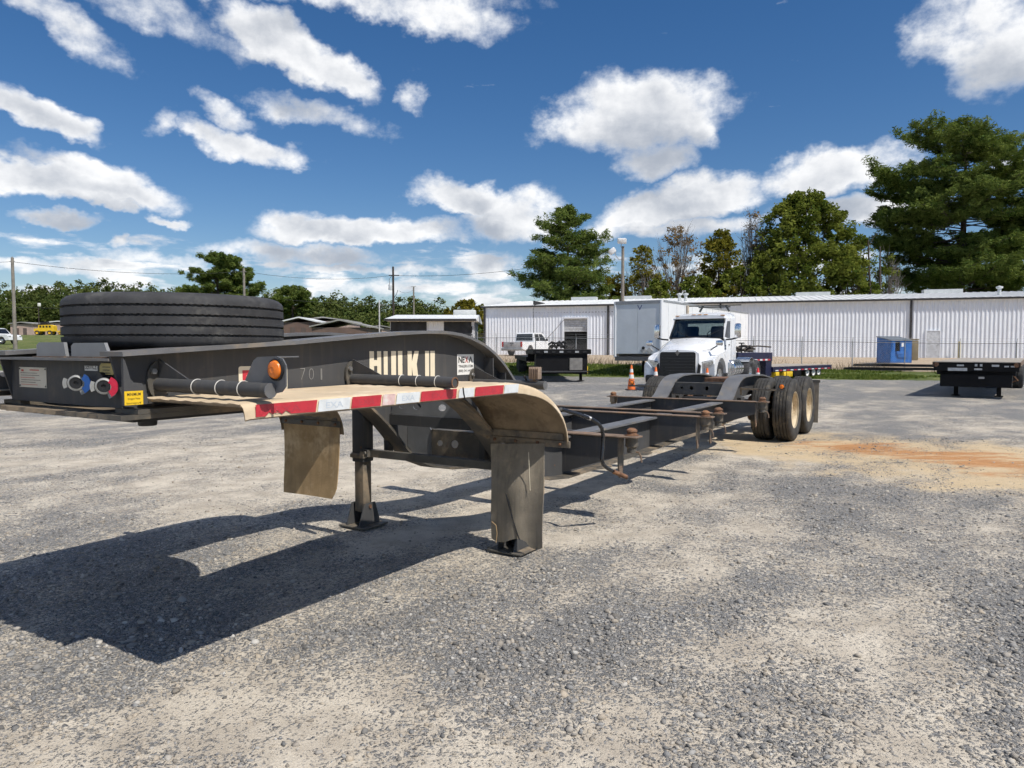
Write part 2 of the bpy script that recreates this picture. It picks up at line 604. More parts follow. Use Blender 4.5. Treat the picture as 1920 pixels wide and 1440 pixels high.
tyre_m = M('tyre_rubber', (.042, .042, .044), .75, 0, .25, 9, .15, 140, dirt=(.10, .098, .092), damt=.42, dscale=5, spec=.35)
tyre_dusty = M('dusty_tyre', (.048, .046, .043), .78, 0, .25, 9, .12, 140, dirt=(.15, .125, .09), damt=.42, dscale=5, spec=.3)
rim_tan = M('dusted_wheel', (.62, .52, .36), .6, 0, .14, 6, .05, 60, dirt=(.44, .34, .21), damt=.5, dscale=5)
cream = M('cream_vinyl', (.74, .66, .50), .5, 0, .05, 6)
white_v = M('white_vinyl', (.78, .77, .73), .45, 0, .05, 8)
red_v = M('red_tape', (.50, .03, .045), .42, 0, .12, 20)
tape_w = M('white_tape', (.68, .70, .70), .4, 0, .08, 20, dirt=(.55, .5, .42), damt=.25, dscale=12)
tape_p = M('faded_tape', (.66, .46, .43), .5, 0, .12, 25, dirt=(.72, .68, .62), damt=.45, dscale=25)
tape_txt = M('tape_print', (.50, .56, .62), .4, 0, .05, 8)
ink = M('black_ink', (.012, .012, .014), .5, 0, .05, 8)
ink_r = M('red_ink', (.45, .05, .03), .5, 0, .05, 8)
yellow = M('yellow_sticker', (.80, .52, .02), .45, 0, .05, 8)
tag_y = M('aged_yellow_tag', (.42, .34, .12), .6, 0, .2, 14)
plate_m = M('data_plate', (.52, .49, .42), .4, .2, .1, 9)
amber = M('amber_lens', (.85, .20, .012), .18, 0, .12, 30, .2, 220, spec=.7)
chalk = M('chalk_paint', (.20, .195, .185), .8, 0, .2, 30)
glad_g = M('cast_grey', (.36, .36, .34), .5, .3, .15, 18)
glad_b = M('blue_anodised', (.02, .085, .30), .35, .3, .1, 18)
glad_r = M('red_anodised', (.55, .02, .055), .35, .2, .1, 18)
blackp = M('black_plastic', (.012, .012, .013), .55, 0, .15, 12)
wire_w = M('white_wire', (.55, .53, .48), .5, 0, .1, 12)
crank_m = M('black_enamel', (.016, .017, .02), .22, 0, .1, 12, spec=.6)
bare = M('bare_steel', (.55, .54, .52), .35, .8, .15, 12)
chrome = M('chrome', (.75, .76, .78), .12, 1.0, .05, 6)
# ------------------------------------------------------------------ measuring: photo pixel -> place on a known plane
_S, _C = math.sin(TH), math.cos(TH)
def to_trailer(p):
    dx, dy = p[0] - TOX, p[1] - TOY
    return Vector((dx * _S + dy * _C, dx * _C - dy * _S, p[2]))
_T0 = to_trailer(Vector((0, 0, CH)))
def _tr(px, py):
    r = pix_dir(px, py)
    return Vector((r.x * _S + r.y * _C, r.x * _C - r.y * _S, r.z))
def AV(px, py, v):
    r = _tr(px, py); return _T0 + r * ((v - _T0.y) / r.y)
def AU(px, py, u):
    r = _tr(px, py); return _T0 + r * ((u - _T0.x) / r.x)
def AD(px, py, d):
    r = pix_dir(px, py); return Vector((0, 0, CH)) + r * (d / r.y)
def GW(px, py, z=0.0):
    r = pix_dir(px, py); return Vector((0, 0, CH)) + r * ((z - CH) / r.z)

# ------------------------------------------------------------------ terrain
FX, FY = .954, -.301       # along the warehouse front (to the right); (.301,.954) points away from us
def sdist(x, y): return .301 * x + .954 * y
def tdist(x, y): return .954 * x - .301 * y
def zg(x, y):
    x = np.asarray(x, dtype=float); y = np.asarray(y, dtype=float)
    s, t = sdist(x, y), tdist(x, y)
    left = np.clip((12 - t) / 25, 0, 1)
    z = sstep(s, 40, 64) * .70
    z = z + sstep(s, 37, 47) * (1 - .65 * sstep(s, 50, 66)) * left * .45
    z = z + sstep(s, 66, 125) * 1.15 * np.clip((20 - t) / 40, 0, 1)
    z = z + sstep(s, 125, 400) * 2.0
    z = z + sstep(y, 45, 130) * 2.3 * sstep(-x, 10, 32)
    return z
def zgf(x, y): return float(zg(x, y))

def grid_axis(lo, d0, d1, hi, step, grow):
    a = list(np.arange(d0, d1 + 1e-6, step))
    st, x = step, d1
    while x < hi:
        st *= grow; x += st; a.append(x)
    st, x = step, d0
    while x > lo:
        st *= grow; x -= st; a.insert(0, x)
    return np.array(a)
gx = grid_axis(-1800, -6.5, 12.5, 1800, .085, 1.06)
gy = grid_axis(-60, 1.2, 16, 2200, .085, 1.045)
GX, GY = np.meshgrid(gx, gy)
near = np.exp(-((GX - 1) ** 2 + (GY - 6) ** 2) / 900)
def sand_field(x, y):
    """>0 sandy fines, <0 loose crushed stone"""
    # streaks run roughly along the trailer; broad bands plus smaller patches
    u = x * _S + y * _C; v = x * _C - y * _S
    f = fbm(u * .22 + 3, v * .42 + 1, 3) * 1.25 + fbm(u * .9 + 8, v * 1.5, 4, .6) * .85
    f = f - .02
    # the pale fine patch beneath the front of the picture and the stony drift at right
    f = f + .55 * np.exp(-(((x + .45) / 1.0) ** 2 + ((y - 2.75) / .6) ** 2))
    f = f - .55 * np.exp(-(((x - 1.15) / .85) ** 2 + ((y - 2.9) / .9) ** 2))
    f = f + .35 * np.exp(-(((x + 2.0) / 1.6) ** 2 + ((y - 3.1) / .4) ** 2))
    f = f + .5 * np.exp(-(((x + 4.5) / 3.5) ** 2 + ((y - 8.5) / 2.0) ** 2))
    f = f + .35 * np.exp(-(((x - 4.6) / 2.2) ** 2 + ((y - 9.3) / 1.0) ** 2))
    f = f - .7 * sstep(y, 15, 24)
    f = f + .06
    # packed wheel tracks: the trailer's own path and two curved ones across the yard
    tu, tv = (x - TOX) * _S + (y - TOY) * _C, (x - TOX) * _C - (y - TOY) * _S
    wob = .10 * np.sin(tu * .7 + 1)
    for vc in (.92, -.92):
        f = f + .42 * np.exp(-((tv - vc - wob) / .20) ** 2) * sstep(tu, .8, 2.2)
    rr = np.hypot(x - 16.0, y + 6.0)
    for rc in (13.3, 15.2, 20.5, 22.4):
        f = f + .38 * np.exp(-((rr - rc) / .24) ** 2) * (.6 + .4 * np.sin(x * 1.3 + rc))
    return f
def clay_field(x, y):
    p = [GW(1600, 838), GW(1760, 853), GW(1950, 880)]
    d = 9e9
    for i in range(2):
        ax, ay, bx, by = p[i].x, p[i].y, p[i + 1].x, p[i + 1].y
        t = np.clip(((x - ax) * (bx - ax) + (y - ay) * (by - ay)) / ((bx - ax) ** 2 + (by - ay) ** 2), 0, 1)
        d = np.minimum(d, np.hypot(x - ax - t * (bx - ax), (y - ay - t * (by - ay)) * 1.25))
    return d
sand = sand_field(GX, GY)
cd = clay_field(GX, GY)
clay = np.clip(1 - cd / 1.5, 0, 1)
buff = np.clip(1.2 - cd / 3.3, 0, 1)
S_, T_ = sdist(GX, GY), tdist(GX, GY)
edge = S_ + .9 * fbm(GX * .12, GY * .12, 3) + (.6 * np.sin(GX * .11)) - .05 * (T_ - 5) * (T_ < 40)
grass = sstep(edge, 37.2, 38.6) * (1 - sstep(S_ + .8 * fbm(GX * .3, GY * .3, 2), 45.0, 46.6))
leftf = sstep(-GX - .16 * GY, 8, 13)
grass = np.maximum(grass, sstep(S_, 66, 72))
grass = np.maximum(grass, leftf * sstep(S_, 40, 44))
dirt = sstep(S_, 45.0, 47) * (1 - grass)
yard_near = 1 - sstep(S_, 36, 39)
GZ = zg(GX, GY) + (fbm(GX * .35, GY * .35, 3) * .022 + fbm(GX * 1.6, GY * 1.6, 3) * .010 + fbm(GX * 5.5, GY * 5.5, 2) * .004) * (1 - sstep(np.hypot(GX, GY), 20, 60) * .6)
GZ = GZ - np.maximum(0, np.abs(GX * 0)) 
# keep the ground flat where the trailer's tyres and landing feet stand
for (u_, v_, r_) in ((0, .745, .35), (0, -.72, .35), (7.85, 1.1, .6), (7.85, .75, .6), (9.09, 1.1, .6), (9.09, .75, .6), (7.85, -1.1, .6), (9.09, -1.1, .6), (7.85, -.75, .6), (9.09, -.75, .6)):
    wx, wy = TOX + u_ * _S + v_ * _C, TOY + u_ * _C - v_ * _S
    k = np.exp(-((GX - wx) ** 2 + (GY - wy) ** 2) / r_ ** 2)
    GZ = GZ * (1 - k) + (-.004) * k

def ground_material():
    mt = bpy.data.materials.new('yard_ground')
    mt.use_nodes = True
    t = mt.node_tree; t.nodes.clear()
    g = G(t)
    g.flat = True
    geo = g.n('ShaderNodeNewGeometry')
    pos = geo.outputs['Position']
    def attr(n):
        a = g.n('ShaderNodeAttribute'); a.attribute_name = n; return a.outputs['Fac']
    wob = g.vm('ADD', pos, g.vm('SCALE', g.noise(pos, 16, 3, .6, out=1), .05))
    # crushed stone in three sizes
    def vor2(sc):
        nd = g.n('ShaderNodeTexVoronoi', feature='F1', voronoi_dimensions='2D')
        g.put(nd.inputs['Vector'], wob)
        nd.inputs['Scale'].default_value = sc
        return nd.outputs['Color'], nd.outputs['Distance']
    c1, d1 = vor2(72); c2, d2 = vor2(150); c3, d3 = vor2(320)
    def grey(c):
        r = g.n('ShaderNodeValToRGB')
        e = r.color_ramp.elements
        e[0].position, e[0].color = 0.0, (.085, .087, .09, 1)
        e[1].position, e[1].color = 1.0, (.46, .46, .45, 1)
        for p_, col in ((.3, (.172, .174, .176, 1)), (.6, (.255, .255, .253, 1)), (.85, (.36, .352, .338, 1))):
            x = e.new(p_); x.color = col
        sp = g.n('ShaderNodeSeparateColor'); g.put(sp.inputs[0], c)
        g.put(r.inputs[0], sp.outputs[0])
        return r.outputs[0], sp.outputs[1]
    k1, q1 = grey(c1); k2, q2 = grey(c2); k3, q3 = grey(c3)
    stone = g.mix(g.ss(q1, .42, .46), k2, k1)
    stone = g.mix(g.ss(q2, .62, .66), stone, k3)
    stone = g.mix(g.m('MULTIPLY', g.noise(pos, 1.7, 4, .6), .35), stone, (.24, .215, .18))
    # fine sand
    sn = g.noise(pos, 3.2, 6, .65)
    sandc = g.mix(g.ss(sn, .3, .7), (.43, .375, .30), (.60, .535, .435))
    sandc = g.mix(g.m('MULTIPLY', g.ss(g.noise(pos, 140, 3, .6), .55, .7), .5), sandc, (.24, .21, .175))
    buffc = g.mix(sn, (.50, .37, .215), (.62, .49, .31))
    bf = g.m('MULTIPLY', g.ss(g.m('ADD', attr('buff'), g.m('MULTIPLY', g.m('SUBTRACT', g.noise(pos, 1.2, 5, .65), .5), 1.1)), .25, .75), .9)
    sandc = g.mix(bf, sandc, buffc)
    clayc = g.mix(g.noise(pos, 6, 5, .65), (.36, .16, .06), (.56, .31, .14))
    smap = g.n('ShaderNodeMapping')
    g.put(smap.inputs['Vector'], pos)
    smap.inputs['Rotation'].default_value = (0, 0, R(12))
    smap.inputs['Scale'].default_value = (1.1, 3.2, 1)
    streakv = smap.outputs[0]
    cf = g.ss(g.m('ADD', attr('clay'), g.m('MULTIPLY', g.m('SUBTRACT', g.noise(streakv, 1.0, 7, .72), .5), 2.6)), .28, .95)
    cf = g.m('MULTIPLY', cf, g.ss(attr('clay'), .02, .25))
    # where stone shows through the fines
    mid = g.m('MULTIPLY', g.m('SUBTRACT', g.noise(pos, 2.1, 5, .62), .5), 1.3)
    fine = g.m('MULTIPLY', g.m('SUBTRACT', g.noise(pos, 24, 5, .7), .5), 2.8)
    fld = g.m('ADD', g.m('ADD', g.m('MULTIPLY', attr('sand'), 1.15), mid), fine)
    fld = g.m('ADD', fld, g.m('MULTIPLY', bf, .55))
    fld = g.m('ADD', fld, g.m('MULTIPLY', g.m('SUBTRACT', d1, .45), 1.0))
    fld = g.m('ADD', fld, g.m('MULTIPLY', g.m('SUBTRACT', q1, .5), 1.3))
    fld = g.m('ADD', fld, g.m('MULTIPLY', g.m('SUBTRACT', q2, .5), .9))
    sf = g.ss(fld, -.38, .42)
    col = g.mix(sf, stone, sandc)
    col = g.mix(cf, col, clayc)
    # dirt lane and grass beyond the yard
    dn = g.noise(pos, .5, 6, .65)
    dirtc = g.mix(dn, (.40, .30, .20), (.55, .44, .32))
    gn = g.noise(pos, .9, 6, .7)
    grassc = g.mix(g.ss(gn, .3, .7), (.060, .095, .022), (.155, .175, .050))
    grassc = g.mix(g.m('MULTIPLY', g.ss(g.noise(pos, .35, 5, .7), .5, .68), .6), grassc, (.28, .235, .115))
    jit = g.m('MULTIPLY', g.m('SUBTRACT', g.noise(pos, 1.3, 6, .75), .5), 1.5)
    col = g.mix(g.ss(g.m('ADD', attr('dirt'), jit), .35, .65), col, dirtc)
    gf = g.ss(g.m('ADD', attr('grass'), jit), .38, .62)
    col = g.mix(gf, col, grassc)
    bs = g.n('ShaderNodeBsdfPrincipled')
    g.put(bs.inputs['Base Color'], col)
    bs.inputs['Roughness'].default_value = .92
    bs.inputs['Specular IOR Level'].default_value = .25
    h = g.m('ADD', g.m('MULTIPLY', g.m('SUBTRACT', .6, d1), .011), g.m('MULTIPLY', g.m('SUBTRACT', .6, d2), .007))
    h = g.m('MULTIPLY', h, g.m('SUBTRACT', 1.0, g.m('MULTIPLY', sf, .85)))
    h = g.m('ADD', h, g.m('MULTIPLY', g.noise(pos, 60, 4, .7), .006))
    bp = g.n('ShaderNodeBump')
    bp.inputs['Strength'].default_value = .9
    bp.inputs['Distance'].default_value = 1.0
    g.put(bp.inputs['Height'], h)
    t.links.new(bp.outputs[0], bs.inputs['Normal'])
    out = g.n('ShaderNodeOutputMaterial')
    t.links.new(bs.outputs[0], out.inputs[0])
    return mt
ny, nx = GX.shape
idx = np.arange(nx * ny).reshape(ny, nx)
quads = np.stack([idx[:-1, :-1], idx[:-1, 1:], idx[1:, 1:], idx[1:, :-1]], -1).reshape(-1, 4)
ground = mesh_np('ground', np.stack([GX, GY, GZ], -1).reshape(-1, 3), quads, ground_material(),
                 attrs={'sand': np.clip(sand, -1.5, 1.5).ravel(), 'clay': clay.ravel(), 'buff': buff.ravel(), 'grass': grass.ravel(), 'dirt': dirt.ravel()}, smooth=True)
tag(ground, kind='structure')

# loose crushed stone lying on the yard (uncountable: one object)
def stone_material():
    mt = bpy.data.materials.new('loose_stone')
    mt.use_nodes = True
    t = mt.node_tree; t.nodes.clear(); g = G(t)
    a = g.n('ShaderNodeAttribute'); a.attribute_name = 'tone'
    r = g.n('ShaderNodeValToRGB')
    e = r.color_ramp.elements
    e[0].position, e[0].color = 0, (.075, .077, .08, 1)
    e[1].position, e[1].color = 1, (.52, .50, .46, 1)
    for p_, c in ((.35, (.165, .168, .172, 1)), (.7, (.25, .25, .25, 1)), (.9, (.38, .37, .35, 1))):
        x = e.new(p_); x.color = c
    g.put(r.inputs[0], a.outputs['Fac'])
    geo = g.n('ShaderNodeNewGeometry')
    c = g.mix(g.m('MULTIPLY', g.noise(geo.outputs['Position'], 130, 3, .6), .35), r.outputs[0], (.30, .27, .22))
    a2 = g.n('ShaderNodeAttribute'); a2.attribute_name = 'dust'
    c = g.mix(a2.outputs['Fac'], c, (.45, .38, .29))
    bs = g.n('ShaderNodeBsdfPrincipled')
    g.put(bs.inputs['Base Color'], c)
    bs.inputs['Roughness'].default_value = .85
    bs.inputs['Specular IOR Level'].default_value = .3
    out = g.n('ShaderNodeOutputMaterial'); t.links.new(bs.outputs[0], out.inputs[0])
    return mt
def scatter_stones():
    bm = bmesh.new(); bmesh.ops.create_icosphere(bm, subdivisions=1, radius=1)
    bv = np.array([v.co[:] for v in bm.verts]); bf = np.array([[v.index for v in f.verts] for f in bm.faces]); bm.free()
    N = 150000
    # more of them close to the eye: sample distance with density falling off
    d = 2.2 + 9.8 * RNG.random(N) ** 1.5
    a = (RNG.random(N) - .5) * 1.62
    x, y = d * a * .95, d
    f = sand_field(x, y) + .55 * fbm(x * 2.1, y * 2.1, 3)
    p = np.clip(.5 - f * .8, .06, 1.0)
    keep = RNG.random(N) < p * .62
    x, y, f, d = x[keep], y[keep], f[keep], d[keep]
    n = len(x)
    r = np.exp(RNG.normal(math.log(.0050), .48, n))
    r = np.clip(r, .0028, .017) * (1 + .35 * np.clip(-f, 0, 1))
    big = RNG.random(n) < .006
    r[big] *= 1.45
    sc = np.stack([r * RNG.uniform(.8, 1.5, n), r * RNG.uniform(.7, 1.2, n), r * RNG.uniform(.45, .85, n)], -1)
    V = bv[None] * (1 + RNG.uniform(-.42, .42, (n, len(bv), 1)))
    V = V * sc[:, None, :]
    ax = RNG.uniform(0, 2 * np.pi, n); tl = RNG.normal(0, .35, n)
    ct, st = np.cos(tl), np.sin(tl)
    y1 = V[..., 1] * ct[:, None] - V[..., 2] * st[:, None]; z1 = V[..., 1] * st[:, None] + V[..., 2] * ct[:, None]
    ca, sa = np.cos(ax), np.sin(ax)
    X = V[..., 0] * ca[:, None] - y1 * sa[:, None]; Y = V[..., 0] * sa[:, None] + y1 * ca[:, None]
    # height of the ground there (bilinear on the dense grid)
    ix = np.clip(np.searchsorted(gx, x) - 1, 0, nx - 2); iy = np.clip(np.searchsorted(gy, y) - 1, 0, ny - 2)
    fx = (x - gx[ix]) / (gx[ix + 1] - gx[ix]); fy = (y - gy[iy]) / (gy[iy + 1] - gy[iy])
    z = (GZ[iy, ix] * (1 - fx) + GZ[iy, ix + 1] * fx) * (1 - fy) + (GZ[iy + 1, ix] * (1 - fx) + GZ[iy + 1, ix + 1] * fx) * fy
    P = np.stack([X + x[:, None], Y + y[:, None], z1 + (z + sc[:, 2] * .25)[:, None]], -1)
    tone = np.clip(RNG.normal(.50, .30, n), 0, 1)
    dusty = np.clip(RNG.normal(.12, .3, n) + .25 * (f > 0), 0, .9)
    k = len(bv)
    F = (bf[None] + (np.arange(n) * k)[:, None, None]).reshape(-1, 3)
    o = mesh_np('loose_gravel', P.reshape(-1, 3), F, stone_material(), attrs={'tone': np.repeat(tone, k), 'dust': np.repeat(dusty, k)})
    tag(o, 'loose grey crushed stone scattered over the yard', 'gravel', kind='stuff')
    return n
n_st = scatter_stones()
# ------------------------------------------------------------------ the chassis trailer
def P(): return MB(flip=True)
trailer = empty('chassis_trailer', (TOX, TOY, 0), math.pi / 2 - TH)
tag(trailer, 'long charcoal gooseneck container chassis with tan fender, standing on landing legs in the foreground', 'trailer')
T = trailer

TOP = [(-2.76, 1.462), (-2.2, 1.495), (-1.83, 1.516), (-1.36, 1.553), (-1.0, 1.578), (-.78, 1.589), (-.62, 1.592), (-.5, 1.588), (-.39, 1.578), (-.288, 1.561),
       (-.2, 1.537), (-.123, 1.514), (-.05, 1.484), (.03, 1.445), (.11, 1.395), (.18, 1.345), (.25, 1.285), (.33, 1.215), (.45, 1.095), (.58, .965), (.70, .86), (.82, .785),
       (.95, .735), (1.1, .71), (1.3, .70), (3.35, .70), (6.15, .70), (6.33, .712), (6.45, .765), (6.58, .86), (6.70, .935), (6.82, .985), (6.95, 1.015), (7.12, 1.035), (7.6, 1.043), (8.2, 1.028),
       (8.6, .985), (9.2, .925), (9.6, .89), (10.15, .88)]
BOT = [(10.15, .74), (9.4, .74), (7.15, .72), (6.98, .66), (6.85, .56), (6.7, .47), (6.45, .425), (5.0, .385), (3.3, .37), (1.2, .365), (.865, .40), (.62, .45), (.42, .525), (.30, .60), (.20, .69), (.10, .79),
       (.0, .885), (-.10, .965), (-.22, 1.055), (-.35, 1.13), (-.5, 1.19), (-.66, 1.222), (-.85, 1.236), (-2.70, 1.236)]
for s in (1, -1):
    m = P(); m.prism(TOP + BOT, s * .494, s * .506, 'y')
    web = m.build('main_rail', steel, T)
    fl = P(); fl.strip([(a, b + .010) for a, b in TOP if a < 6.2], s * .425, s * .60, .02, 'y')
    fl.build('top_flange', steel_top, web)
    fl = P(); fl.strip([(a, b + .012) for a, b in TOP if a > 6.1], s * .385, s * .625, .022, 'y')
    fl.build('rear_flange', steel_top, web)
    fl = P(); fl.strip([(a, b - .010) for a, b in BOT if a < 7.0], s * .425, s * .60, .02, 'y')
    fl.build('bottom_flange', steel_dusty, web)
    # boxing plate at the rail's nose
    if s == 1:
        pts = [AV(x, y, .592) for x, y in ((229.7, 672), (234, 678), (243.7, 711), (250, 717), (265.6, 718.5), (279, 757), (231, 761))]
    m = P(); m.prism([(p.x, p.z) for p in pts], s * .582, s * .597, 'y'); m.build('nose_gusset', steel, web)
    # upright stiffeners on the curved part
    for (px, w) in ((.02, .05), (.19, .05)):
        zt = np.interp(px, [a for a, b in TOP[:26]], [b for a, b in TOP[:26]]); zb = np.interp(-px, [-a for a, b in BOT], [b for a, b in BOT])
        m = P(); m.box((px, s * .545, (zt + 1.0) / 2 - .012), (.012, .085, zt - 1.0 - .03)); m.build('stiffener', steel, web)

# nose: front channel, kingpin plate, kingpin
m = P(); m.box((-2.70, 0, 1.338), (.012, .985, .20)); nose = m.build('front_channel', steel, T)
m = P(); m.box((-2.725, 0, 1.447), (.075, .985, .012)); m.build('channel_lip', steel_top, nose)
m = P()
edge = [(-2.775 + .012 * math.sin(i * 2.1) + .008 * math.sin(i * 5.3), -.60 + 1.2 * i / 40) for i in range(41)]
m.prism(edge + [(-1.78, .60), (-1.78, -.60)], 1.195, 1.215, 'z'); kp = m.build('kingpin_plate', steel_dusty, T)
m = P(); m.prism([(-2.70, -.56), (-2.70, .56), (-1.80, .56), (-1.80, -.56)], 1.180, 1.1945, 'z'); m.build('plate_underlay', blackp, kp)
m = P(); m.lathe([(1e-4, 1.10), (.042, 1.10), (.046, 1.108), (.046, 1.125), (.032, 1.132), (.032, 1.155), (.05, 1.165), (.05, 1.182)], (-2.30, 0, 0), 'z', 20); m.build('kingpin', blackp, kp)
for u in (-1.95, -.45):
    m = P(); m.box((u, 0, 1.34), (.07, .985, .19)); m.build('gooseneck_crossmember', steel, T)
# spare carrier: bearers and the two bent guide plates in front
m = P(); m.box((-2.45, 0, 1.462), (.08, .98, .02)); m.box((-1.80, 0, 1.474), (.08, .98, .02)); m.build('spare_bearer', steel, T)
for pxs_ in (((72, 673), (72, 648), (76, 642), (122, 642), (127, 673)), ((137, 675), (137, 648), (141, 643), (198, 643), (208, 672))):
    q_ = [AU(x_, y_, -2.705) for x_, y_ in pxs_]
    v0, v2 = q_[0].y, q_[4].y
    zt_ = q_[2].z
    m = P(); m.prism([(v0, 1.454), (v0, zt_ - .012), (q_[2].y, zt_), (q_[3].y, zt_), (v2, 1.454)], -2.712, -2.697, 'x')
    pl = m.build('guide_plate', M('lit_grey_steel', (.20, .205, .21), .45, 0, .12, 5, .05, 90), T)  # paler than the rail paint: sky reflection put into the colour
    m = P(); m.box((-2.705, (v0 + v2) / 2, 1.4555), (.045, abs(v2 - v0) + .02, .007)); m.build('weld_pad', rust_edge, pl)

# air couplings, socket, plates and stickers on the nose
def glad(px, py, cap_px, cap_mat):
    c = AU(px, py, -2.755)
    ca, sa = math.cos(R(48)), math.sin(R(48))
    def turn(m):            # built facing +x about the origin, then turned to look forward and to the near side
        m.v = [(c.x - (p[0] * ca + p[1] * sa), c.y + (p[0] * sa - p[1] * ca), c.z + p[2]) for p in m.v]
        return m
    m = P(); m.lathe([(.020, -.05), (.024, -.012), (.034, -.010), (.036, .004), (.034, .014), (.027, .017), (.026, .010)], (0, 0, 0), 'x', 22)
    body = turn(m).build('air_coupling', glad_g, T)
    m = P(); m.lathe([(1e-4, .006), (.008, .006), (.010, .013), (.025, .014), (.026, .008)], (0, 0, 0), 'x', 20); turn(m).build('seal', blackp, body)
    m = P(); m.lathe([(.036, -.004), (.052, .002), (.054, .009), (.038, .010)], (0, 0, 0), 'x', 8, closed=True, arc=(R(-26), R(26))); turn(m).build('ear', glad_g, body)
    m = P(); m.lathe([(.034, -.004), (.056, .002), (.056, .010), (.036, .010)], (0, 0, 0), 'x', 6, closed=True, arc=(R(215), R(250))); turn(m).build('ear', glad_g, body)
    m = P(); m.tube([(-.05, 0, 0), (-.09, -.02, 0)], .016, 10); turn(m).build('fitting', cap_mat, body)
    c = AU(cap_px, py + 1, -2.745)
    m = P(); m.lathe([(.018, .000), (.044, .004), (.046, .020), (.020, .022)], (0, .030, 0), 'x', 12, closed=True, arc=(R(115), R(245))); turn(m).build('cap', cap_mat, body)
glad(144, 718, 166, glad_b)
glad(196, 724, 216, glad_r)
c = AU(196, 706, -2.72)
m = P(); m.lathe([(1e-4, -2.745), (.034, -2.745), (.036, -2.735), (.036, -2.706)], (0, c.y, c.z + .004), 'x', 18); m.box((-2.715, c.y, c.z - .03), (.018, .085, .05)); m.v = [(p[0], p[1], p[2] - .02) for p in m.v]; m.build('seven_way_socket', blackp, T)
def front_rect(name, px0, py0, px1, py1, mat, u=-2.7075, th=.002):
    a, b = AU(px0, py0, u), AU(px1, py1, u)
    m = P(); m.box((u, (a.y + b.y) / 2, (a.z + b.z) / 2), (th, abs(b.y - a.y), abs(b.z - a.z))); o = m.build(name, mat, T, smooth=0)
    return o, a, b
pl, a, b = front_rect('data_plate', 36, 688, 88, 728, plate_m)
for i in range(6):
    z = b.z + (a.z - b.z) * (.14 + .115 * i)
    m = P(); w = (b.y - a.y) * random.uniform(.5, .82); y0 = a.y + (b.y - a.y) * (.06 if i % 2 else .08)
    m.box((-2.7092, y0 + w / 2, z), (.0008, w, .0022)); m.build('printed_line', ink if i % 3 else ink_r, pl, smooth=0)
m = P(); m.box((-2.7092, (a.y + b.y) / 2 + .02, a.z - .013), (.0008, .09, .005)); m.build('printed_heading', ink_r, pl, smooth=0)
m = P(); m.box((-2.7092, a.y + .035, a.z - .016), (.0008, .022, .010)); m.build('printed_mark', ink_r, pl, smooth=0)
for yy in (a.y + .008, b.y - .008):
    for zz in (a.z - .008, b.z + .008):
        m = P(); m.disc((-2.711, yy, zz), .004, .003, 'x', 8); m.build('rivet', ink, pl)
pl, a, b = front_rect('service_label', 159, 685.5, 183, 695.5, white_v)
text_part('lettering', 'SERVICE', ink, pl, (-2.7092, -(a.y + .006), min(a.z, b.z) + .006), (0, -1, 0), (0, 0, 1), .025, abs(b.y - a.y) - .012, bold=.01)
pl, a, b = front_rect('emergency_label', 216, 688, 230, 698.5, M('red_label', (.62, .17, .12), .5))
text_part('lettering', 'EMER', white_v, pl, (-2.7092, -(a.y + .004), min(a.z, b.z) + .006), (0, -1, 0), (0, 0, 1), .024, abs(b.y - a.y) - .006)
a, b = AU(186, 681, -2.73), AU(212, 703, -2.73)
m = P(); m.prism([(a.y, b.z), (a.y, a.z - .012), (a.y + .014, a.z), (b.y - .014, a.z), (b.y, a.z - .012), (b.y, b.z)], -2.729, -2.725, 'x'); tg = m.build('yellow_tag', tag_y, T, smooth=0)
for i in range(4):
    m = P(); m.box((-2.7295, (a.y + b.y) / 2, a.z - .016 - i * .013), (.0006, .062 - .008 * (i % 2), .0035)); m.build('printed_line', ink, tg, smooth=0)
# yellow sticker on the nose gusset
a, b = AV(233, 734, .5985), AV(268.5, 758, .5985)
m = P(); m.box(((a.x + b.x) / 2, .5985, (a.z + b.z) / 2), (abs(b.x - a.x), .002, abs(a.z - b.z))); st = m.build('height_sticker', yellow, T, smooth=0)
for i, (tx, hh, ww) in enumerate((('MINIMUM', .0125, .058), ('Kingpin Plate', .0105, .052), ('Record height is 48"', .0105, .064))):
    text_part('lettering', tx, ink, st, ((a.x + b.x) / 2, -.6000, a.z - .020 - i * .0185), (1, 0, 0), (0, 0, 1), hh, ww, 'CENTER', bold=.01 if i == 0 else 0)

# lettering on the gooseneck web (near side)
VW = .5075
def UZ(px, py): 
    p = AV(px, py, VW); return p.x, p.z
def web_poly(m, pts, d=.001):
    m.prism(pts, VW, VW + d, 'y')
zt, zb = 1.478, 1.262
k = [UZ(440 + x * .2396, 690)[0] for x in (1055, 1090, 1115, 1146, 1166, 1197, 1225, 1262, 1278, 1312, 1340, 1353, 1386, 1402, 1441, 1490, 1521, 1531, 1566)]
def letter(shapes):
    m = P()
    for s_ in shapes: web_poly(m, s_)
    m.build('big_letter', cream, T, smooth=0)
def bar(a, b, z0=zb, z1=zt): return [(a, z0), (b, z0), (b, z1), (a, z1)]
letter([bar(k[0], k[1]), bar(k[2], k[3]), bar(k[1], k[2], 1.388, 1.424)])
letter([bar(k[4], k[5]), bar(k[6], k[7]), bar(k[5], k[6], zb, zb + .034)])
letter([bar(k[8], k[9]), bar(k[9], k[10], zb, zb + .034)])
letter([bar(k[11], k[12]), [(k[12], 1.405), (k[13] + .008, zt), (k[14], zt), (k[14] - .022, 1.392), (k[14], zb), (k[13], zb), (k[12], 1.375)]])
letter([bar(k[15], k[16])])
letter([bar(k[17], k[18])])
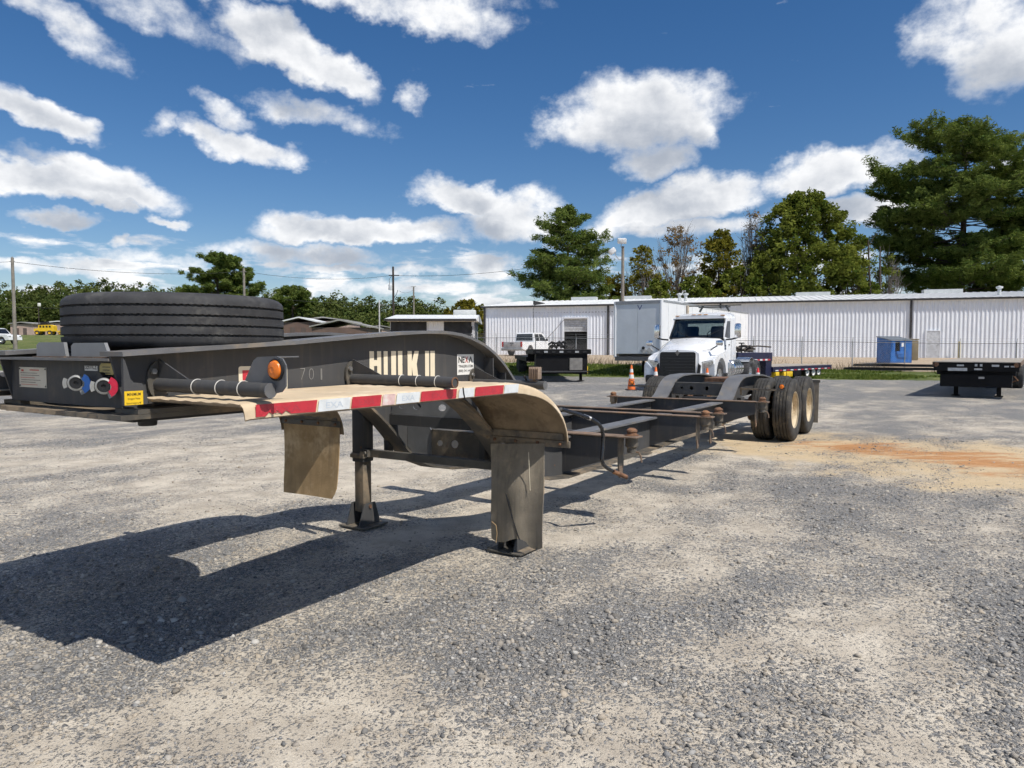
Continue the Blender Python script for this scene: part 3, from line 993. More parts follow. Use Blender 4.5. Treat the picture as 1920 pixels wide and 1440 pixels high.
# supplier decal
a, b = UZ(857, 664), UZ(888, 702)
x0, x1, z1, z0 = a[0], b[0], 1.452, 1.306
m = P(); web_poly(m, [(x0, z0), (x1, z0), (x1, z1), (x0, z1)]); dc = m.build('supplier_decal', white_v, T, smooth=0)
w = x1 - x0
Y0 = -(VW + .0018)
text_part('lettering', 'NE', ink, dc, (x0 + .014, Y0, z0 + .085), (1, 0, 0), (0, 0, 1), .045, .074, bold=.03)
text_part('lettering', 'X', ink_r, dc, (x0 + .094, Y0, z0 + .085), (1, 0, 0), (0, 0, 1), .045, .036, bold=.03)
text_part('lettering', '\u039b', ink, dc, (x0 + .136, Y0, z0 + .085), (1, 0, 0), (0, 0, 1), .045, w - .150, bold=.03)
text_part('lettering', 'TRAILERS.COM', ink, dc, (x0 + .014, Y0, z0 + .052), (1, 0, 0), (0, 0, 1), .019, w - .028, bold=.02)
text_part('lettering', '(800) 541-4436', ink, dc, (x0 + .014, Y0, z0 + .014), (1, 0, 0), (0, 0, 1), .024, w - .028, bold=.01)
# red-and-cream decal half hidden by the marker bracket
a, b = UZ(447, 687), UZ(539, 731)
x0, x1, z1, z0 = a[0], b[0], a[1], b[1]
m = P(); m.prism(rrect(x0, z0, x1, z1, .012), VW, VW + .001, 'y'); dc = m.build('red_decal', cream, T, smooth=0)
m = P(); m.prism([(x0 + .022, z0 + .018), (x1 - .022, z0 + .018), (x1 - .022, z1 - .02), (x0 + .022, z1 - .02)], VW + .001, VW + .0018, 'y'); m.build('red_field', red_v, dc, smooth=0)
text_part('lettering', 'EXA', white_v, dc, (x0 + .045, -(VW + .0026), z0 + .045), (1, 0, 0), (0, 0, 1), .04, x1 - x0 - .09, bold=.03)
for ch, px in (('7', 563), ('0', 579), ('1', 601)):
    p = UZ(px, 712); text_part('chalk_number', ch, chalk, T, (p[0], -(VW + .001), p[1]), (1, 0, 0), (0, 0, 1), .062, .012 if ch == '1' else .036, bold=-.022)

# fenders with mud flaps (near and far side)
FEN = [(-2.650, 1.281), (-2.62, 1.285), (-2.3, 1.286), (-1.9, 1.284), (-1.5, 1.286), (-1.1, 1.285), (-.75, 1.285)]
for i in range(1, 15):
    t = math.pi / 2 * i / 14
    FEN.append((-.75 + .775 * math.sin(t), .825 + .46 * math.cos(t)))
def fender(s, du):
    prof = [Vector((a + du, b)) for a, b in FEN]
    nr = []
    for i in range(len(prof)):
        d = (prof[min(i + 1, len(prof) - 1)] - prof[max(i - 1, 0)]).normalized()
        nr.append(Vector((-d.y, d.x)))
    vs_ = [.528 + (.66 * j / 26) for j in range(27)]
    cols = [(v, -.0020 * math.cos((v - .53) * 2 * math.pi / .095)) for v in vs_] + [(1.205, -.004), (1.216, -.016), (1.220, -.035), (1.221, -.062)]
    objs = []
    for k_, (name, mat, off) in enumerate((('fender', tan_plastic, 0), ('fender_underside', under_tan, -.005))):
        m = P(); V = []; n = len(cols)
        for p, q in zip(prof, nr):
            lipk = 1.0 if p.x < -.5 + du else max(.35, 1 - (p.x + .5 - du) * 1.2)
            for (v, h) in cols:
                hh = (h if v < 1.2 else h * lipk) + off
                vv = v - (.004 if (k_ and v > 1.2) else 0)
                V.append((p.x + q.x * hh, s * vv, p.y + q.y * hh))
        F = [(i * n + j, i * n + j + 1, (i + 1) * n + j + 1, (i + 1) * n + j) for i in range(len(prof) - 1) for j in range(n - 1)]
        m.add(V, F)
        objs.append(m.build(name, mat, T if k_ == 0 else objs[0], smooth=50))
    return objs[0]
fen = fender(1, 0)
m = P(); m.strip([(-2.650, 1.270), (-2.652, 1.276), (-2.651, 1.280)], .53, 1.205, .004, 'y'); m.build('front_lip', under_tan, fen)  # darker underside colour paints the lip as if in shade
fen2 = fender(-1, -.42)
# reflective tape on the near lip
cuts = [480, 595, 658, 716, 742, 788, 857, 890, 945, 973]
mats_ = [red_v, tape_w, red_v, tape_p, tape_w, red_v, tape_w, red_v, tape_w]
ys = [776, 757, 749, 744, 742, 740, 736, 734, 730, 727]
us = [AV(c_, y_, 1.224).x for c_, y_ in zip(cuts, ys)]
for i in range(9):
    a, b = us[i], us[i + 1]
    if i == 6: a += .012
    m = P()
    if i == 0:
        lo = [(a, 1.229)] + [(a + (b - a) * t_, 1.228 + z_) for t_, z_ in ((.14, 0), (.2, .016), (.26, .006), (.32, .02), (.40, .004), (.47, .017), (.55, .002), (.8, 0))] + [(b - .01, 1.226)]
        m.prism(lo + [(b, 1.277), (a, 1.277)], 1.2225, 1.2245, 'y')
    else:
        m.prism([(a + .002, 1.226), (b - .010, 1.226), (b - .001, 1.277), (a + .012, 1.277)], 1.2225, 1.2245, 'y')
    tp = m.build('reflective_tape', mats_[i], fen, smooth=0)
    if mats_[i] in (tape_w, red_v) and b - a > .17:
        tm = tape_txt if mats_[i] is tape_w else M('red_tape_print', (.42, .045, .06), .4)
        text_part('tape_lettering', 'EXA', tm, fen, ((a + b) / 2, -1.2252, 1.238), (1, 0, 0), (0, 0, 1), .026, min(.13, (b - a) * .5), 'CENTER', bold=-.005)
m = P(); q = AV(868, 735, 1.226).x; m.tube([(q, 1.227, 1.282), (q + .006, 1.2275, 1.25), (q + .016, 1.2265, 1.222), (q + .05, 1.20, 1.214)], .0035, 6); m.build('seam_wire', ink, fen)
# bars and flaps
def flap(s, u0, vin, vout, zbar, zbot, torn):
    m = P(); m.box((u0 - .028, s * (vin + vout) / 2, zbar + .058), (.010, vout - vin - .04, .045))
    clamp_ = m.build('clamp_strip', steel_dusty, T)
    m = P(); m.box((u0 - .020, s * ((vin + vout) / 2 + .01), zbar + .005), (.016, vout - vin + .04, .05), bev=.005); fb = m.build('flap_bar', steel_dusty, T)
    for i in range(4):
        m = P(); m.lathe([(1e-4, u0 - .042), (.008, u0 - .042), (.013, u0 - .036), (.013, u0 - .028)], (0, s * (vin + (vout - vin) * (.06 + .29 * i)), zbar + .005), 'x', 6)
        m.build('bolt', rusty, fb)
    m = P(); NI, NJ = 14, 16
    V = []
    for i in range(NI + 1):
        a = i / NI
        for j in range(NJ + 1):
            b = j / NJ
            if torn:
                u = u0 - .045 - .085 * min(1, a * 2.2) + .020 * math.sin(b * 8.5 + a * 1.5) * a + .03 * max(0, b - .55) * a * 2
                q_ = AU(920 + 2 * a + (100 - 5 * a) * b + 1.5 * math.sin(a * 6) * a, 832 + (178 + 10 * b + 5 * math.sin(b * 9) + (6 if b > .72 else 0)) * a, u)
                V.append((u, q_.y, q_.z)); continue
            v0, v1 = vin + .01, vout - .005
            v = v0 + (v1 - v0) * b
            z = zbar - .02 - (zbar - zbot) * a
            if not torn:
                # rounded lower corners, slight sweep
                if a > .8: 
                    sh = ((a - .8) / .2) ** 2 * .05
                    v = v0 + sh * .8 + (v1 - v0 - sh * 1.0) * b
                z += -.014 * b * a
                u = u0 - .018 - .05 * a * a + .020 * math.sin(b * 3.1) * a + .03 * b * b * a
            V.append((u, s * v, z))
    n = NJ + 1
    F = [(i * n + j, i * n + j + 1, (i + 1) * n + j + 1, (i + 1) * n + j) for i in range(NI) for j in range(NJ)]
    m.add(V, F)
    W = [(x + .008, y, z) for x, y, z in V]
    m.add(W, F)
    rim_ = [(0 * n + j, 0 * n + j + 1) for j in range(NJ)] + [(NI * n + j, NI * n + j + 1) for j in range(NJ)] + [(i * n, (i + 1) * n) for i in range(NI)] + [(i * n + NJ, (i + 1) * n + NJ) for i in range(NI)]
    m.add(V + W, [(a, b, b + len(V), a + len(V)) for a, b in rim_])
    return m.build('mud_flap', rubber_flap2 if torn else rubber_flap, T, smooth=60)
f1 = flap(1, .03, .575, 1.205, .82, .085, True)
f1['label'] = 'torn and cracked grey rubber flap'
f2 = flap(-1, -.40, .55, 1.20, .90, .345, False)
# the crack and tear of the near flap: dark gaps with curled edges
m = P(); m.tube([AU(x, y, -.115) for x, y in ((948, 925), (953, 940), (957, 955), (962, 975), (968, 995), (974, 1012))], .006, 6, rs=[.003, .008, .007, .004, .004, .005]); m.build('tear', blackp, f1)
m = P(); m.tube([AU(x, y, -.10) for x, y in ((991, 848), (992, 870), (993, 895), (994, 920))], .002, 5); m.build('crack', cream, f1)
m = P(); m.tube([AU(x, y, -.115) for x, y in ((922, 978), (930, 985), (932, 1000), (930, 1018))], .0035, 5); m.build('curl', rubber_flap, f1)
# loose strip of rubber that hangs behind the near flap
a = [AU(x, y, .10) for x, y in ((1008, 880), (1020, 880), (1020, 925), (1016, 938), (1009, 936))]
m = P(); m.prism([(p.y, p.z) for p in a], .10, .106, 'x'); m.build('flap_remnant', rubber_flap, T)

# outrigger tubes carrying the near fender, with wire ties; marker lamp and work lamp
for s in (1, -1):
    du = 0 if s == 1 else -.42
    for i, (u, z, vend) in enumerate(((-2.555, 1.335, 1.262), (-1.36, 1.318, 1.262), (-.13, 1.245, 1.115))):
        if s == -1 and i == 2: continue
        m = P(); m.tube([(u, s * .52, z), (u, s * vend, z - .004)], .030, 18)
        arm = m.build('fender_arm', steel, T)
        m = P(); m.prism(ell(0, 0, .055, .085, 18), 0, .012, 'x')
        m.v = [(p[1] * 1.0 + u, s * (.512 + p[0]), p[2] + z + .02) for p in m.v]; m.build('mounting_flange', steel_dusty, arm)
        m = P(); m.prism([(s * .525, z + .028), (s * .525, z + .115), (s * .55, z + .105), (s * .74, z + .028)], u - .004, u + .004, 'x'); m.build('fin', steel, arm)
        m = P(); m.disc((u - .03, s * .527, z + .06), .013, s * .014, 'y', 6); m.build('bolt', bare, arm)
        if i < 2:
            for v in (.80, .96, 1.10) if i == 0 else (.90, 1.02, 1.15):
                m = P(); m.lathe([(.032 + .0024 * math.cos(a_), .0024 * math.sin(a_)) for a_ in (0, 1.57, 3.14, 4.71)], (u, s * v, z - .002), 'y', 20, closed=True); m.build('wire_tie', wire_w, arm)
        if s == 1:
            m = P(); m.disc((u, vend - .002, z - .004), .030, .004, 'y', 20) if i != 1 else m.lathe([(.030, vend), (.030, vend + .004), (.023, vend + .004), (.023, vend - .05), (1e-4, vend - .05)], (u, 0, z - .004), 'y', 20)
            m.build('arm_end', steel_top if i != 1 else rusty, arm)
# amber marker on its bracket
pb = [AU(x, y, -2.53) for x, y in ((450, 738), (476, 676), (484, 669), (519, 668), (531, 673), (537, 685), (537, 724), (529, 735), (512, 739))]
m = P(); m.prism([(p.y, p.z) for p in pb], -2.533, -2.527, 'x')
# folded side
m.prism([(p.y, p.z) for p in (pb[0], pb[1], pb[1] + Vector((0, .006, 0)), pb[0] + Vector((0, .006, 0)))], -2.527, -2.42, 'x')
m.prism([(p.y, p.z) for p in (pb[2], pb[3], pb[3] + Vector((0, 0, -.005)), pb[2] + Vector((0, 0, -.005)))], -2.527, -2.42, 'x')
br = m.build('lamp_bracket', steel_top, T)
c = AU(516, 693, -2.54)
m = P(); m.lathe([(.044, -2.533), (.044, -2.541), (.039, -2.544), (.036, -2.537)], (0, c.y, c.z), 'x', 28); m.build('lamp_grommet', blackp, br)
m = P(); m.lathe([(1e-4, -2.556), (.012, -2.556), (.024, -2.554), (.033, -2.550), (.0365, -2.543), (.0365, -2.536)], (0, c.y, c.z), 'x', 28); m.lathe([(.008, -2.556), (.012, -2.5575), (.016, -2.556)], (0, c.y, c.z), 'x', 20); m.build('amber_lens', amber, br)
# finned work lamp
c = AU(1004, 700, -.13)
m = P()
m.box((c.x + .025, c.y, c.z), (.010, .070, .078), bev=.004)
wl = m.build('work_lamp', steel_dusty, T)
for i in range(6):
    m = P(); m.box((c.x - .005, c.y - .034 + i * .0136, c.z + .002), (.05, .0042, .084), bev=.0018); m.build('cooling_fin', M('rusty_fin', (.26, .19, .14), .8, 0, .2, 20), wl)
m = P(); m.box((c.x, c.y - .01, c.z - .055), (.03, .06, .010)); m.tube([(c.x, c.y - .01, c.z - .11), (c.x, c.y - .01, c.z - .04)], .012, 8); m.build('lamp_foot', rust_edge, wl)
m = P(); m.tube([(c.x, c.y - .09, c.z - .02), (c.x, c.y - .06, c.z - .075), (c.x - .005, c.y - .03, c.z - .14)], .008, 6); m.build('lamp_cable', blackp, wl)

# landing legs
for s, va in ((1, .752), (-1, .715)):
    LU = .075 if s == 1 else 0.0
    FU = .045 if s == 1 else 0.0
    m = P(); m.box((LU, s * va, .90), (.125, .125, .70), bev=.008); leg = m.build('landing_leg', steel, T)
    m = P(); m.box((LU, s * va, .36), (.098, .098, .46), bev=.006); m.build('inner_tube', steel_dusty, leg)
    m = P(); m.prism([(-.075, -.075), (.075, -.075), (.075, .075), (-.075, .075)], 0, .02, 'z')
    V = []
    for (h, z) in ((.074, .585), (.074, .612), (.030, .665)):
        V += [(LU - h, s * va - h, z), (LU + h, s * va - h, z), (LU + h, s * va + h, z), (LU - h, s * va + h, z)]
    m = P(); m.add(V, [(i * 4 + k, i * 4 + (k + 1) % 4, (i + 1) * 4 + (k + 1) % 4, (i + 1) * 4 + k) for i in range(2) for k in range(4)] + [(0, 1, 2, 3), (8, 9, 10, 11)])
    m.build('leg_collar', steel_dusty, leg)
    m = P(); m.box((FU, s * va, .018), (.29, .29, .014), bev=.004)
    ft = m.build('foot_plate', steel_dusty, leg)
    for sy in (-1, 1):
        m = P(); m.prism([(FU - .125, .026), (LU - .062, .205), (LU + .062, .205), (FU + .125, .026)], s * va + sy * .070 - .005, s * va + sy * .070 + .005, 'y'); m.build('foot_cheek', steel, leg)
    m = P(); m.prism([(s * va - .07, .026), (s * va + .07, .026), (s * va + .06, .12), (s * va - .06, .12)], FU + .075, FU + .083, 'x'); m.build('foot_back', steel, leg)
    m = P(); m.tube([(LU, s * va - .085, .175), (LU, s * va + .085, .175)], .016, 10); m.build('foot_pin', rusty, leg)
m = P(); m.prism([(-.66, .595), (-.66, .655), (.70, .655), (.70, .595)], -.02, .03, 'x'); m.build('leg_brace', steel_dusty, T)
m = P(); m.disc((-.085, -.650, .628), .022, -.0, 'x', 6); m.box((-.03, -.64, .628), (.05, .055, .06)); m.lathe([(1e-4, -.066), (.017, -.066), (.02, -.058), (.02, -.05)], (0, -.64, .628), 'x', 6); m.build('brace_bolt', steel_dusty, T)
# crossmembers under the curved gooseneck
hol = [[(p.y, p.z) for p in [AU(x + dx, y + dy, .10) for dx, dy in [(r_ * math.cos(a_), r_ * .85 * math.sin(a_)) for a_ in [2 * math.pi * i / 14 for i in range(14)]]]] for x, y, r_ in ((754, 762, 5.5), (782, 762, 7.5), (829, 764.5, 7.5))]
m = P(); m.prism([(-.49, .955), (.49, .945), (.49, 1.085), (-.45, 1.085)], .10, .108, 'x', holes=hol); xm = m.build('drilled_crossmember', M('lit_grey_steel', (.20, .205, .21), .45), T)  # lightened steel, the light on this plate is in its colour
m = P(); m.box((.13, 0, .905), (.09, .985, .085)); m.build('crossmember_box', steel, xm)
hol = [[(p.y, p.z) for p in [AU(x + r_ * math.cos(a_), y + r_ * 1.1 * math.sin(a_), .30) for a_ in [2 * math.pi * i / 14 for i in range(14)]]] for x, y, r_ in ((825, 831, 5), (852.5, 833, 7))]
m = P(); m.prism([(-.22, .612), (.49, .612), (.49, .805), (-.22, .805)], .30, .308, 'x', holes=hol); xm = m.build('brace_plate', steel_dusty, T)
m = P(); m.box((.345, .13, .812), (.09, .70, .012)); m.box((.345, .13, .604), (.09, .70, .012)); m.build('plate_lip', steel_dusty, xm)
m = P(); m.prism([(-.49, .66), (-.44, .612), (-.222, .600), (-.222, .80), (-.28, .875), (-.49, .875)], .31, .318, 'x'); m.build('corner_gusset', M('lit_grey_steel', (.20, .205, .21), .45), T)  # same lightened steel, sunlight painted into the gusset's colour
m = P(); m.box((.25, .34, .73), (.05, .05, .30)); m.box((.18, -.59, .74), (.06, .05, .24)); m.build('upright_post', steel, T)

# bolsters with twist locks
def bolster(u, du_pin, wide=.15, full=True, face=1):
    m = P(); m.box((u, 0, .741), (wide, 2.44, .013), bev=.003)
    # round the ends a little: separate rusty end pads
    tp_ = m.build('bolster', rust_edge if not full else rust_edge, T)
    for s in (1, -1):
        m = P(); m.prism([(s * .507, .385), (s * .507, .7335), (s * 1.045, .7335), (s * 1.045, .57)], u - .05, u - .04, 'x')
        m.prism([(s * .507, .385), (s * .507, .7335), (s * 1.045, .7335), (s * 1.045, .57)], u + .04, u + .05, 'x'); m.build('outrigger_web', steel, tp_)
        m = P(); m.box((u, s * 1.05, .605), (.105, .012, .245)); m.build('end_plate', steel_dusty, tp_)
        m = P(); m.prism([(-.05, 0), (.05, 0), (.02, -.085), (-.03, -.10)], s * 1.045, s * 1.057, 'y'); m.v = [(p[0] + u, p[1], p[2] + .485) for p in m.v]; m.build('stop_plate', rust_edge, tp_)
        m = P(); m.lathe([(.055, .735), (.055, .655), (.04, .64), (.04, .60), (.022, .595), (1e-4, .595)], (u + du_pin, s * 1.135, 0), 'z', 18); m.build('lock_housing', steel_dusty, tp_)
        m = P(); m.lathe([(.062, .748), (.062, .754), (.046, .758), (.042, .775), (.050, .782), (.046, .796), (.024, .812), (1e-4, .814)], (u + du_pin, s * 1.135, 0), 'z', 16)
        pin = m.build('twist_lock', rusty, tp_)
        m = P(); m.tube([(u + du_pin, s * 1.135, .612), (u + du_pin, s * 1.20, .606), (u + du_pin + .01, s * 1.215, .57), (u + du_pin + .015, s * 1.22, .52)], .008, 7); m.build('lock_handle', rust_edge, tp_)
        m = P(); m.lathe([(1e-4, .622), (.030, .622), (.033, .630), (.033, .648)], (u + du_pin, s * 1.135, 0), 'z', 8); m.build('lock_nut', rusty, tp_)
    m = P(); m.box((u, 0, .60), (.09, .985, .265)); m.build('centre_beam', steel, tp_)
    return tp_
bolster(1.30, .04)
bolster(3.40, 0, .13)
bolster(3.88, 0, .13)
bolster(6.00, 0, .14)
for u in (2.2, 4.7):
    m = P(); m.box((u, 0, .56), (.08, .985, .18)); m.build('lower_crossmember', steel, T)
for (u0, u1) in ((1.7, 2.05), (2.75, 3.1)):
    m = P(); m.prism([(u0, .61), (u0 + .1, .68), (u1 - .1, .68), (u1, .61)], .352, .362, 'z'); m.build('lashing_tab', steel_dusty, T)
# landing gear crank on the near side
cp_ = [AV(1052, 767, .90), AV(1085, 777, .98), AV(1108, 785, 1.05), AV(1121, 793, 1.08), AV(1128.5, 803, 1.09), AV(1131, 818, 1.09), AV(1130, 840, 1.095), AV(1128, 860, 1.10), AV(1131, 871, 1.105), AV(1140, 879, 1.12), AV(1155, 886, 1.15), AV(1174, 894, 1.20)]
m = P(); m.tube(cp_, .0155, 12); ck = m.build('crank_handle', crank_m, T)
m = P(); m.tube([AV(1150, 884, 1.145), AV(1175, 894.5, 1.205)], .0185, 12); m.build('crank_grip', rusty, ck)
m = P(); m.tube([AV(1094, 780, 1.005), AV(1108, 785, 1.05)], .0165, 12); m.build('worn_sleeve', bare, ck)
m = P(); m.tube([(.08, .74, .93), (.14, .80, .94), tuple(cp_[0])], .016, 10); m.box((.09, .80, .95), (.14, .10, .22), bev=.01); m.build('gear_box', steel, T)

# rear: drilled crossmember, suspension, axles, wheels
hol = [[(p.y, p.z) for p in [AU(1180 + x / 6.857 + r_ * math.cos(a_), 670 + y / 6.857 + r_ * math.sin(a_), 6.70) for a_ in [2 * math.pi * i / 14 for i in range(14)]]] for x, y, r_ in ((678, 392, 2.6), (800, 394, 3.5), (998, 400, 3.5))]
m = P(); m.prism([(-.43, .770), (.43, .770), (.43, .942), (-.43, .942)], 6.69, 6.70, 'x', holes=hol); xm = m.build('rear_crossmember', steel, T)
m = P(); m.box((6.76, 0, .948), (.14, .86, .01)); m.box((6.76, 0, .764), (.14, .86, .01)); m.box((6.82, 0, .855), (.01, .86, .165)); m.build('crossmember_flange', steel_dusty, xm)
m = P(); m.box((7.7, .12, .975), (.75, .45, .06)); m.build('rusty_crossplate', rusty, T)
for u in (7.4, 8.45, 9.6, 10.1):
    m = P(); m.box((u, 0, .82), (.09, .985, .14)); m.build('rear_beam', steel, T)
m = P(); m.lathe([(1e-4, -.36), (.11, -.34), (.125, -.30), (.125, .30), (.11, .34), (1e-4, .36)], (6.95, 0, .60), 'y', 20); m.build('air_tank', blackp, T)
for s in (1, -1):
    for u in (7.16, 8.47, 9.75):
        m = P(); m.prism([(u - .12, .72), (u + .12, .72), (u + .06, .42), (u - .06, .42)], s * .44, s * .56, 'y'); m.build('spring_hanger', steel, T)
    m = P()
    for a_, b_ in ((7.16, 8.47), (8.47, 9.75)):
        m.strip([(a_ + (b_ - a_) * t_ / 8, .47 + .10 * math.sin(math.pi * t_ / 8)) for t_ in range(9)], s * .46, s * .54, .06, 'y')
    m.build('leaf_spring', steel_dusty, T)
for u in (7.854, 9.094):
    m = P(); m.tube([(u, -1.12, .501), (u, 1.12, .501)], .065, 14); ax = m.build('axle', steel_dusty, T)
    for s in (1, -1):
        m = P(); m.lathe([(.06, s * .50), (.20, s * .50), (.21, s * .52), (.21, s * .62), (.06, s * .62)], (u, 0, .501), 'y', 24, closed=True); m.build('brake_drum', rusty, ax)
def tyre_profile(Rt, w, rim, ngr=4, gd=.013, gw=.010):
    h = w / 2
    p = [(rim, -h * .80), (rim + .02, -h * .88), (rim + (Rt - rim) * .45, -h), (Rt - .045, -h * .965), (Rt - .022, -h * .90), (Rt - .006, -h * .80), (Rt, -h * .70)]
    tw = h * 1.36
    for i in range(ngr):
        c_ = -tw / 2 + tw * (i + .5) / ngr
        p += [(Rt + .002, c_ - gw / 2 - .0015), (Rt - gd, c_ - gw / 2 + .001), (Rt - gd, c_ + gw / 2 - .001), (Rt + .002, c_ + gw / 2 + .0015)]
    p += [(r_, -h_) for r_, h_ in reversed(p[:7])]
    return p
tb = P(); tb.lathe(tyre_profile(.501, .285, .285), (0, 0, 0), 'y', 56)
rim_prof = [(.286, -.118), (.296, -.122), (.300, -.112), (.278, -.10), (.268, -.07), (.262, .05), (.276, .10), (.300, .112), (.296, .122), (.286, .118)]
def rim_mesh(sgn):
    m = P()
    m.lathe([(r_, h_ * sgn) for r_, h_ in rim_prof], (0, 0, 0), 'y', 40)
    # dished disc with hub
    m.lathe([(.262, sgn * .03), (.235, sgn * -.005), (.20, sgn * -.045), (.165, sgn * -.055), (.115, sgn * -.052), (.11, sgn * .00), (.095, sgn * .035), (1e-4, sgn * .04)], (0, 0, 0), 'y', 40)
    for i in range(10):
        a_ = 2 * math.pi * i / 10
        m.lathe([(.016, sgn * -.055), (.016, sgn * -.028), (1e-4, sgn * -.026)], (.143 * math.cos(a_), 0, .143 * math.sin(a_)), 'y', 6)
    return m
ty_src = None
for u in (7.854, 9.094):
    for s in (1, -1):
        for vc, outer in ((1.095, True), (.755, False)):
            sg = s if outer else -s
            # dish opens outwards on the outer wheel
            w_ = rim_mesh(-sg if outer else sg).build('wheel', rim_tan if outer else rusty, T, loc=(u, -s * vc, .499))
            if ty_src is None:
                t_ = tb.build('tyre', tyre_dusty, w_); ty_src = t_
            else:
                t_ = bpy.data.objects.new('tyre', ty_src.data); COL.objects.link(t_); t_.parent = w_
            t_.rotation_euler = (0, random.uniform(0, 6), 0)
# side marker on its bar near the wheels, rear flaps
for s in (1, -1):
    m = P(); m.box((6.90, s * .925, .865), (.02, .67, .028)); m.box((6.90, s * .60, .83), (.012, .03, .12)); mb_ = m.build('marker_bar', steel_dusty, T)
    m = P(); m.lathe([(1e-4, 6.870), (.02, 6.872), (.032, 6.882), (.034, 6.90)], (0, s * 1.205, .918), 'x', 16); m.build('side_marker', amber, mb_)
    m = P(); m.lathe([(.040, 6.885), (.042, 6.905), (1e-4, 6.906)], (0, s * 1.205, .918), 'x', 16); m.build('marker_mount', steel_dusty, mb_)
    m = P(); m.box((9.95, s * .93, .88), (.03, .64, .05)); m.build('rear_flap_bar', steel_dusty, T)
    m = P(); m.prism([(s * .68, .86), (s * 1.235, .86), (s * 1.225, .11), (s * .69, .10)], 9.94, 9.95, 'x'); m.build('rear_mud_flap', rubber_flap2, T)

# spare tyre lying on the gooseneck
sp = empty('spare_tyre', (TOX + -2.146 * _S + .046 * _C, TOY - 2.146 * _C - .046 * _S, 1.488), .4)
tag(sp, 'large worn black truck tyre lying flat on top of the gooseneck', 'tyre')
m = MB(); pr_ = tyre_profile(.525, .272, .30, 4, .012, .009)
m.lathe([(r_, h_ + .136) for r_, h_ in pr_], (0, 0, 0), 'z', 220)
np_ = len(pr_)           # worn, saw-toothed groove edges and a few nicks
for k_ in range(220):
    for j_ in range(7, np_ - 7):
        x_, y_, z_ = m.v[k_ * np_ + j_]
        zz = .0022 if k_ % 2 else -.0012
        q_ = random.random()
        f_ = 1 - (.006 if q_ < .012 else 0)
        if (j_ - 7) % 4 in (0, 3): m.v[k_ * np_ + j_] = (x_ * f_, y_ * f_, z_ + zz)
m.build('tyre', tyre_m, sp, smooth=40)
m = MB(); m.lathe([(.30, .02), (.285, .03), (.27, .10), (.27, .16), (.29, .25), (.31, .255), (.305, .262), (.28, .255)], (0, 0, 0), 'z', 40); m.lathe([(.27, .10), (.22, .12), (.12, .12), (.115, .11), (.21, .105), (.27, .09)], (0, 0, 0), 'z', 40); m.build('rim', rusty, sp)
# ------------------------------------------------------------------ warehouse
corr = M('white_sheet_metal', (.80, .83, .88), .4, 0, .03, 1.2, 0, 40)
trim_d = M('bronze_trim', (.035, .033, .034), .5, 0, .1, 2)
roof_w = M('white_roof', (.74, .75, .75), .45, 0, .05, 1.0, dirt=(.5, .49, .47), damt=.25, dscale=.5)
vent_m = M('ridge_vent_metal', (.55, .57, .56), .45, 0, .08, 2)
conc = M('concrete', (.36, .34, .30), .85, 0, .15, 3, .1, 30)
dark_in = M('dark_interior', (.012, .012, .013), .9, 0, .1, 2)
SW = 66.5
wh = empty('warehouse', (SW * .301, SW * .954, 0), math.atan2(-.301, .954))
tag(wh, 'long white corrugated metal warehouse with dark trim and low white roof behind the yard', 'warehouse')
WT, WB, WE = 5.45, .45, 5.45
def fac_t(px):          # place along the front for a photo column
    r = pix_dir(px, 640)
    k = SW / (.301 * r.x + .954 * r.y)
    return .954 * r.x * k - .301 * r.y * k
def ribbed(m, x0, x1, z0, z1, y=0.0, period=.305, dep=.05):
    prof = []
    n = max(1, round((x1 - x0) / period)); pw = (x1 - x0) / n
    for i in range(n):
        b = x0 + i * pw
        prof += [(b, 0), (b + pw * .52, 0), (b + pw * .62, -dep), (b + pw * .88, -dep), (b + pw * .98, 0)]
    prof.append((x1, 0))
    V = [(a, y + d, z0) for a, d in prof] + [(a, y + d, z1) for a, d in prof]
    k = len(prof)
    m.add(V, [(i, i + 1, k + i + 1, k + i) for i in range(k - 1)])
tl, tr = fac_t(908), 48.0
d0, d1 = fac_t(1056), fac_t(1103)
dz = 1.497 + (652.6 - 596) * AD(1080, 640, 68).y / CF
dz = min(4.4, dz)
m = MB(); ribbed(m, tl, d0, WB, WT, dep=.03); m.build('wall', corr, wh, smooth=0)
m = MB(); ribbed(m, d1, fac_t(1706), WB, WT); m.build('wall', corr, wh, smooth=0)
m = MB(); ribbed(m, fac_t(1706) + .02, tr, WB, WT); m.build('wall', corr, wh, smooth=0)
m = MB(); ribbed(m, d0, d1, dz, WT); m.build('wall', corr, wh, smooth=0)
m = MB(); V0 = []
n_ = 60
prof = []
for i in range(n_):
    b = i * 24 / n_; prof += [(b, 0), (b + .25, 0), (b + .28, -.03), (b + .36, -.03), (b + .39, 0)]
V = [(tl + d, a, WB) for a, d in prof] + [(tl + d, a, WT) for a, d in prof]; k = len(prof)
m.add(V, [(i, i + 1, k + i + 1, k + i) for i in range(k - 1)]); m.build('side_wall', corr, wh, smooth=0)
m = MB(); m.prism([(-.26, WE), (-.26, WE + .08), (12, WE + 1.3), (24, WE + .08), (24, WE)], tl - .25, tr, 'x'); rf = m.build('roof', roof_w, wh, smooth=0)
m = MB(); V = []; 
for i in range(int((tr - tl) / .61)):
    xx = tl + .1 + i * .61
    m.prism([(-.26, WE + .085), (-.26, WE + .125), (12, WE + 1.345), (12, WE + 1.305)], xx, xx + .05, 'x')
tag(m.build('roof_seams', roof_w, rf, smooth=0), kind='stuff')
m = MB(); m.box(((tl + tr) / 2, -.285, WE + .005), (tr - tl + .5, .06, .16)); m.build('eave_gutter', trim_d, rf, smooth=0)
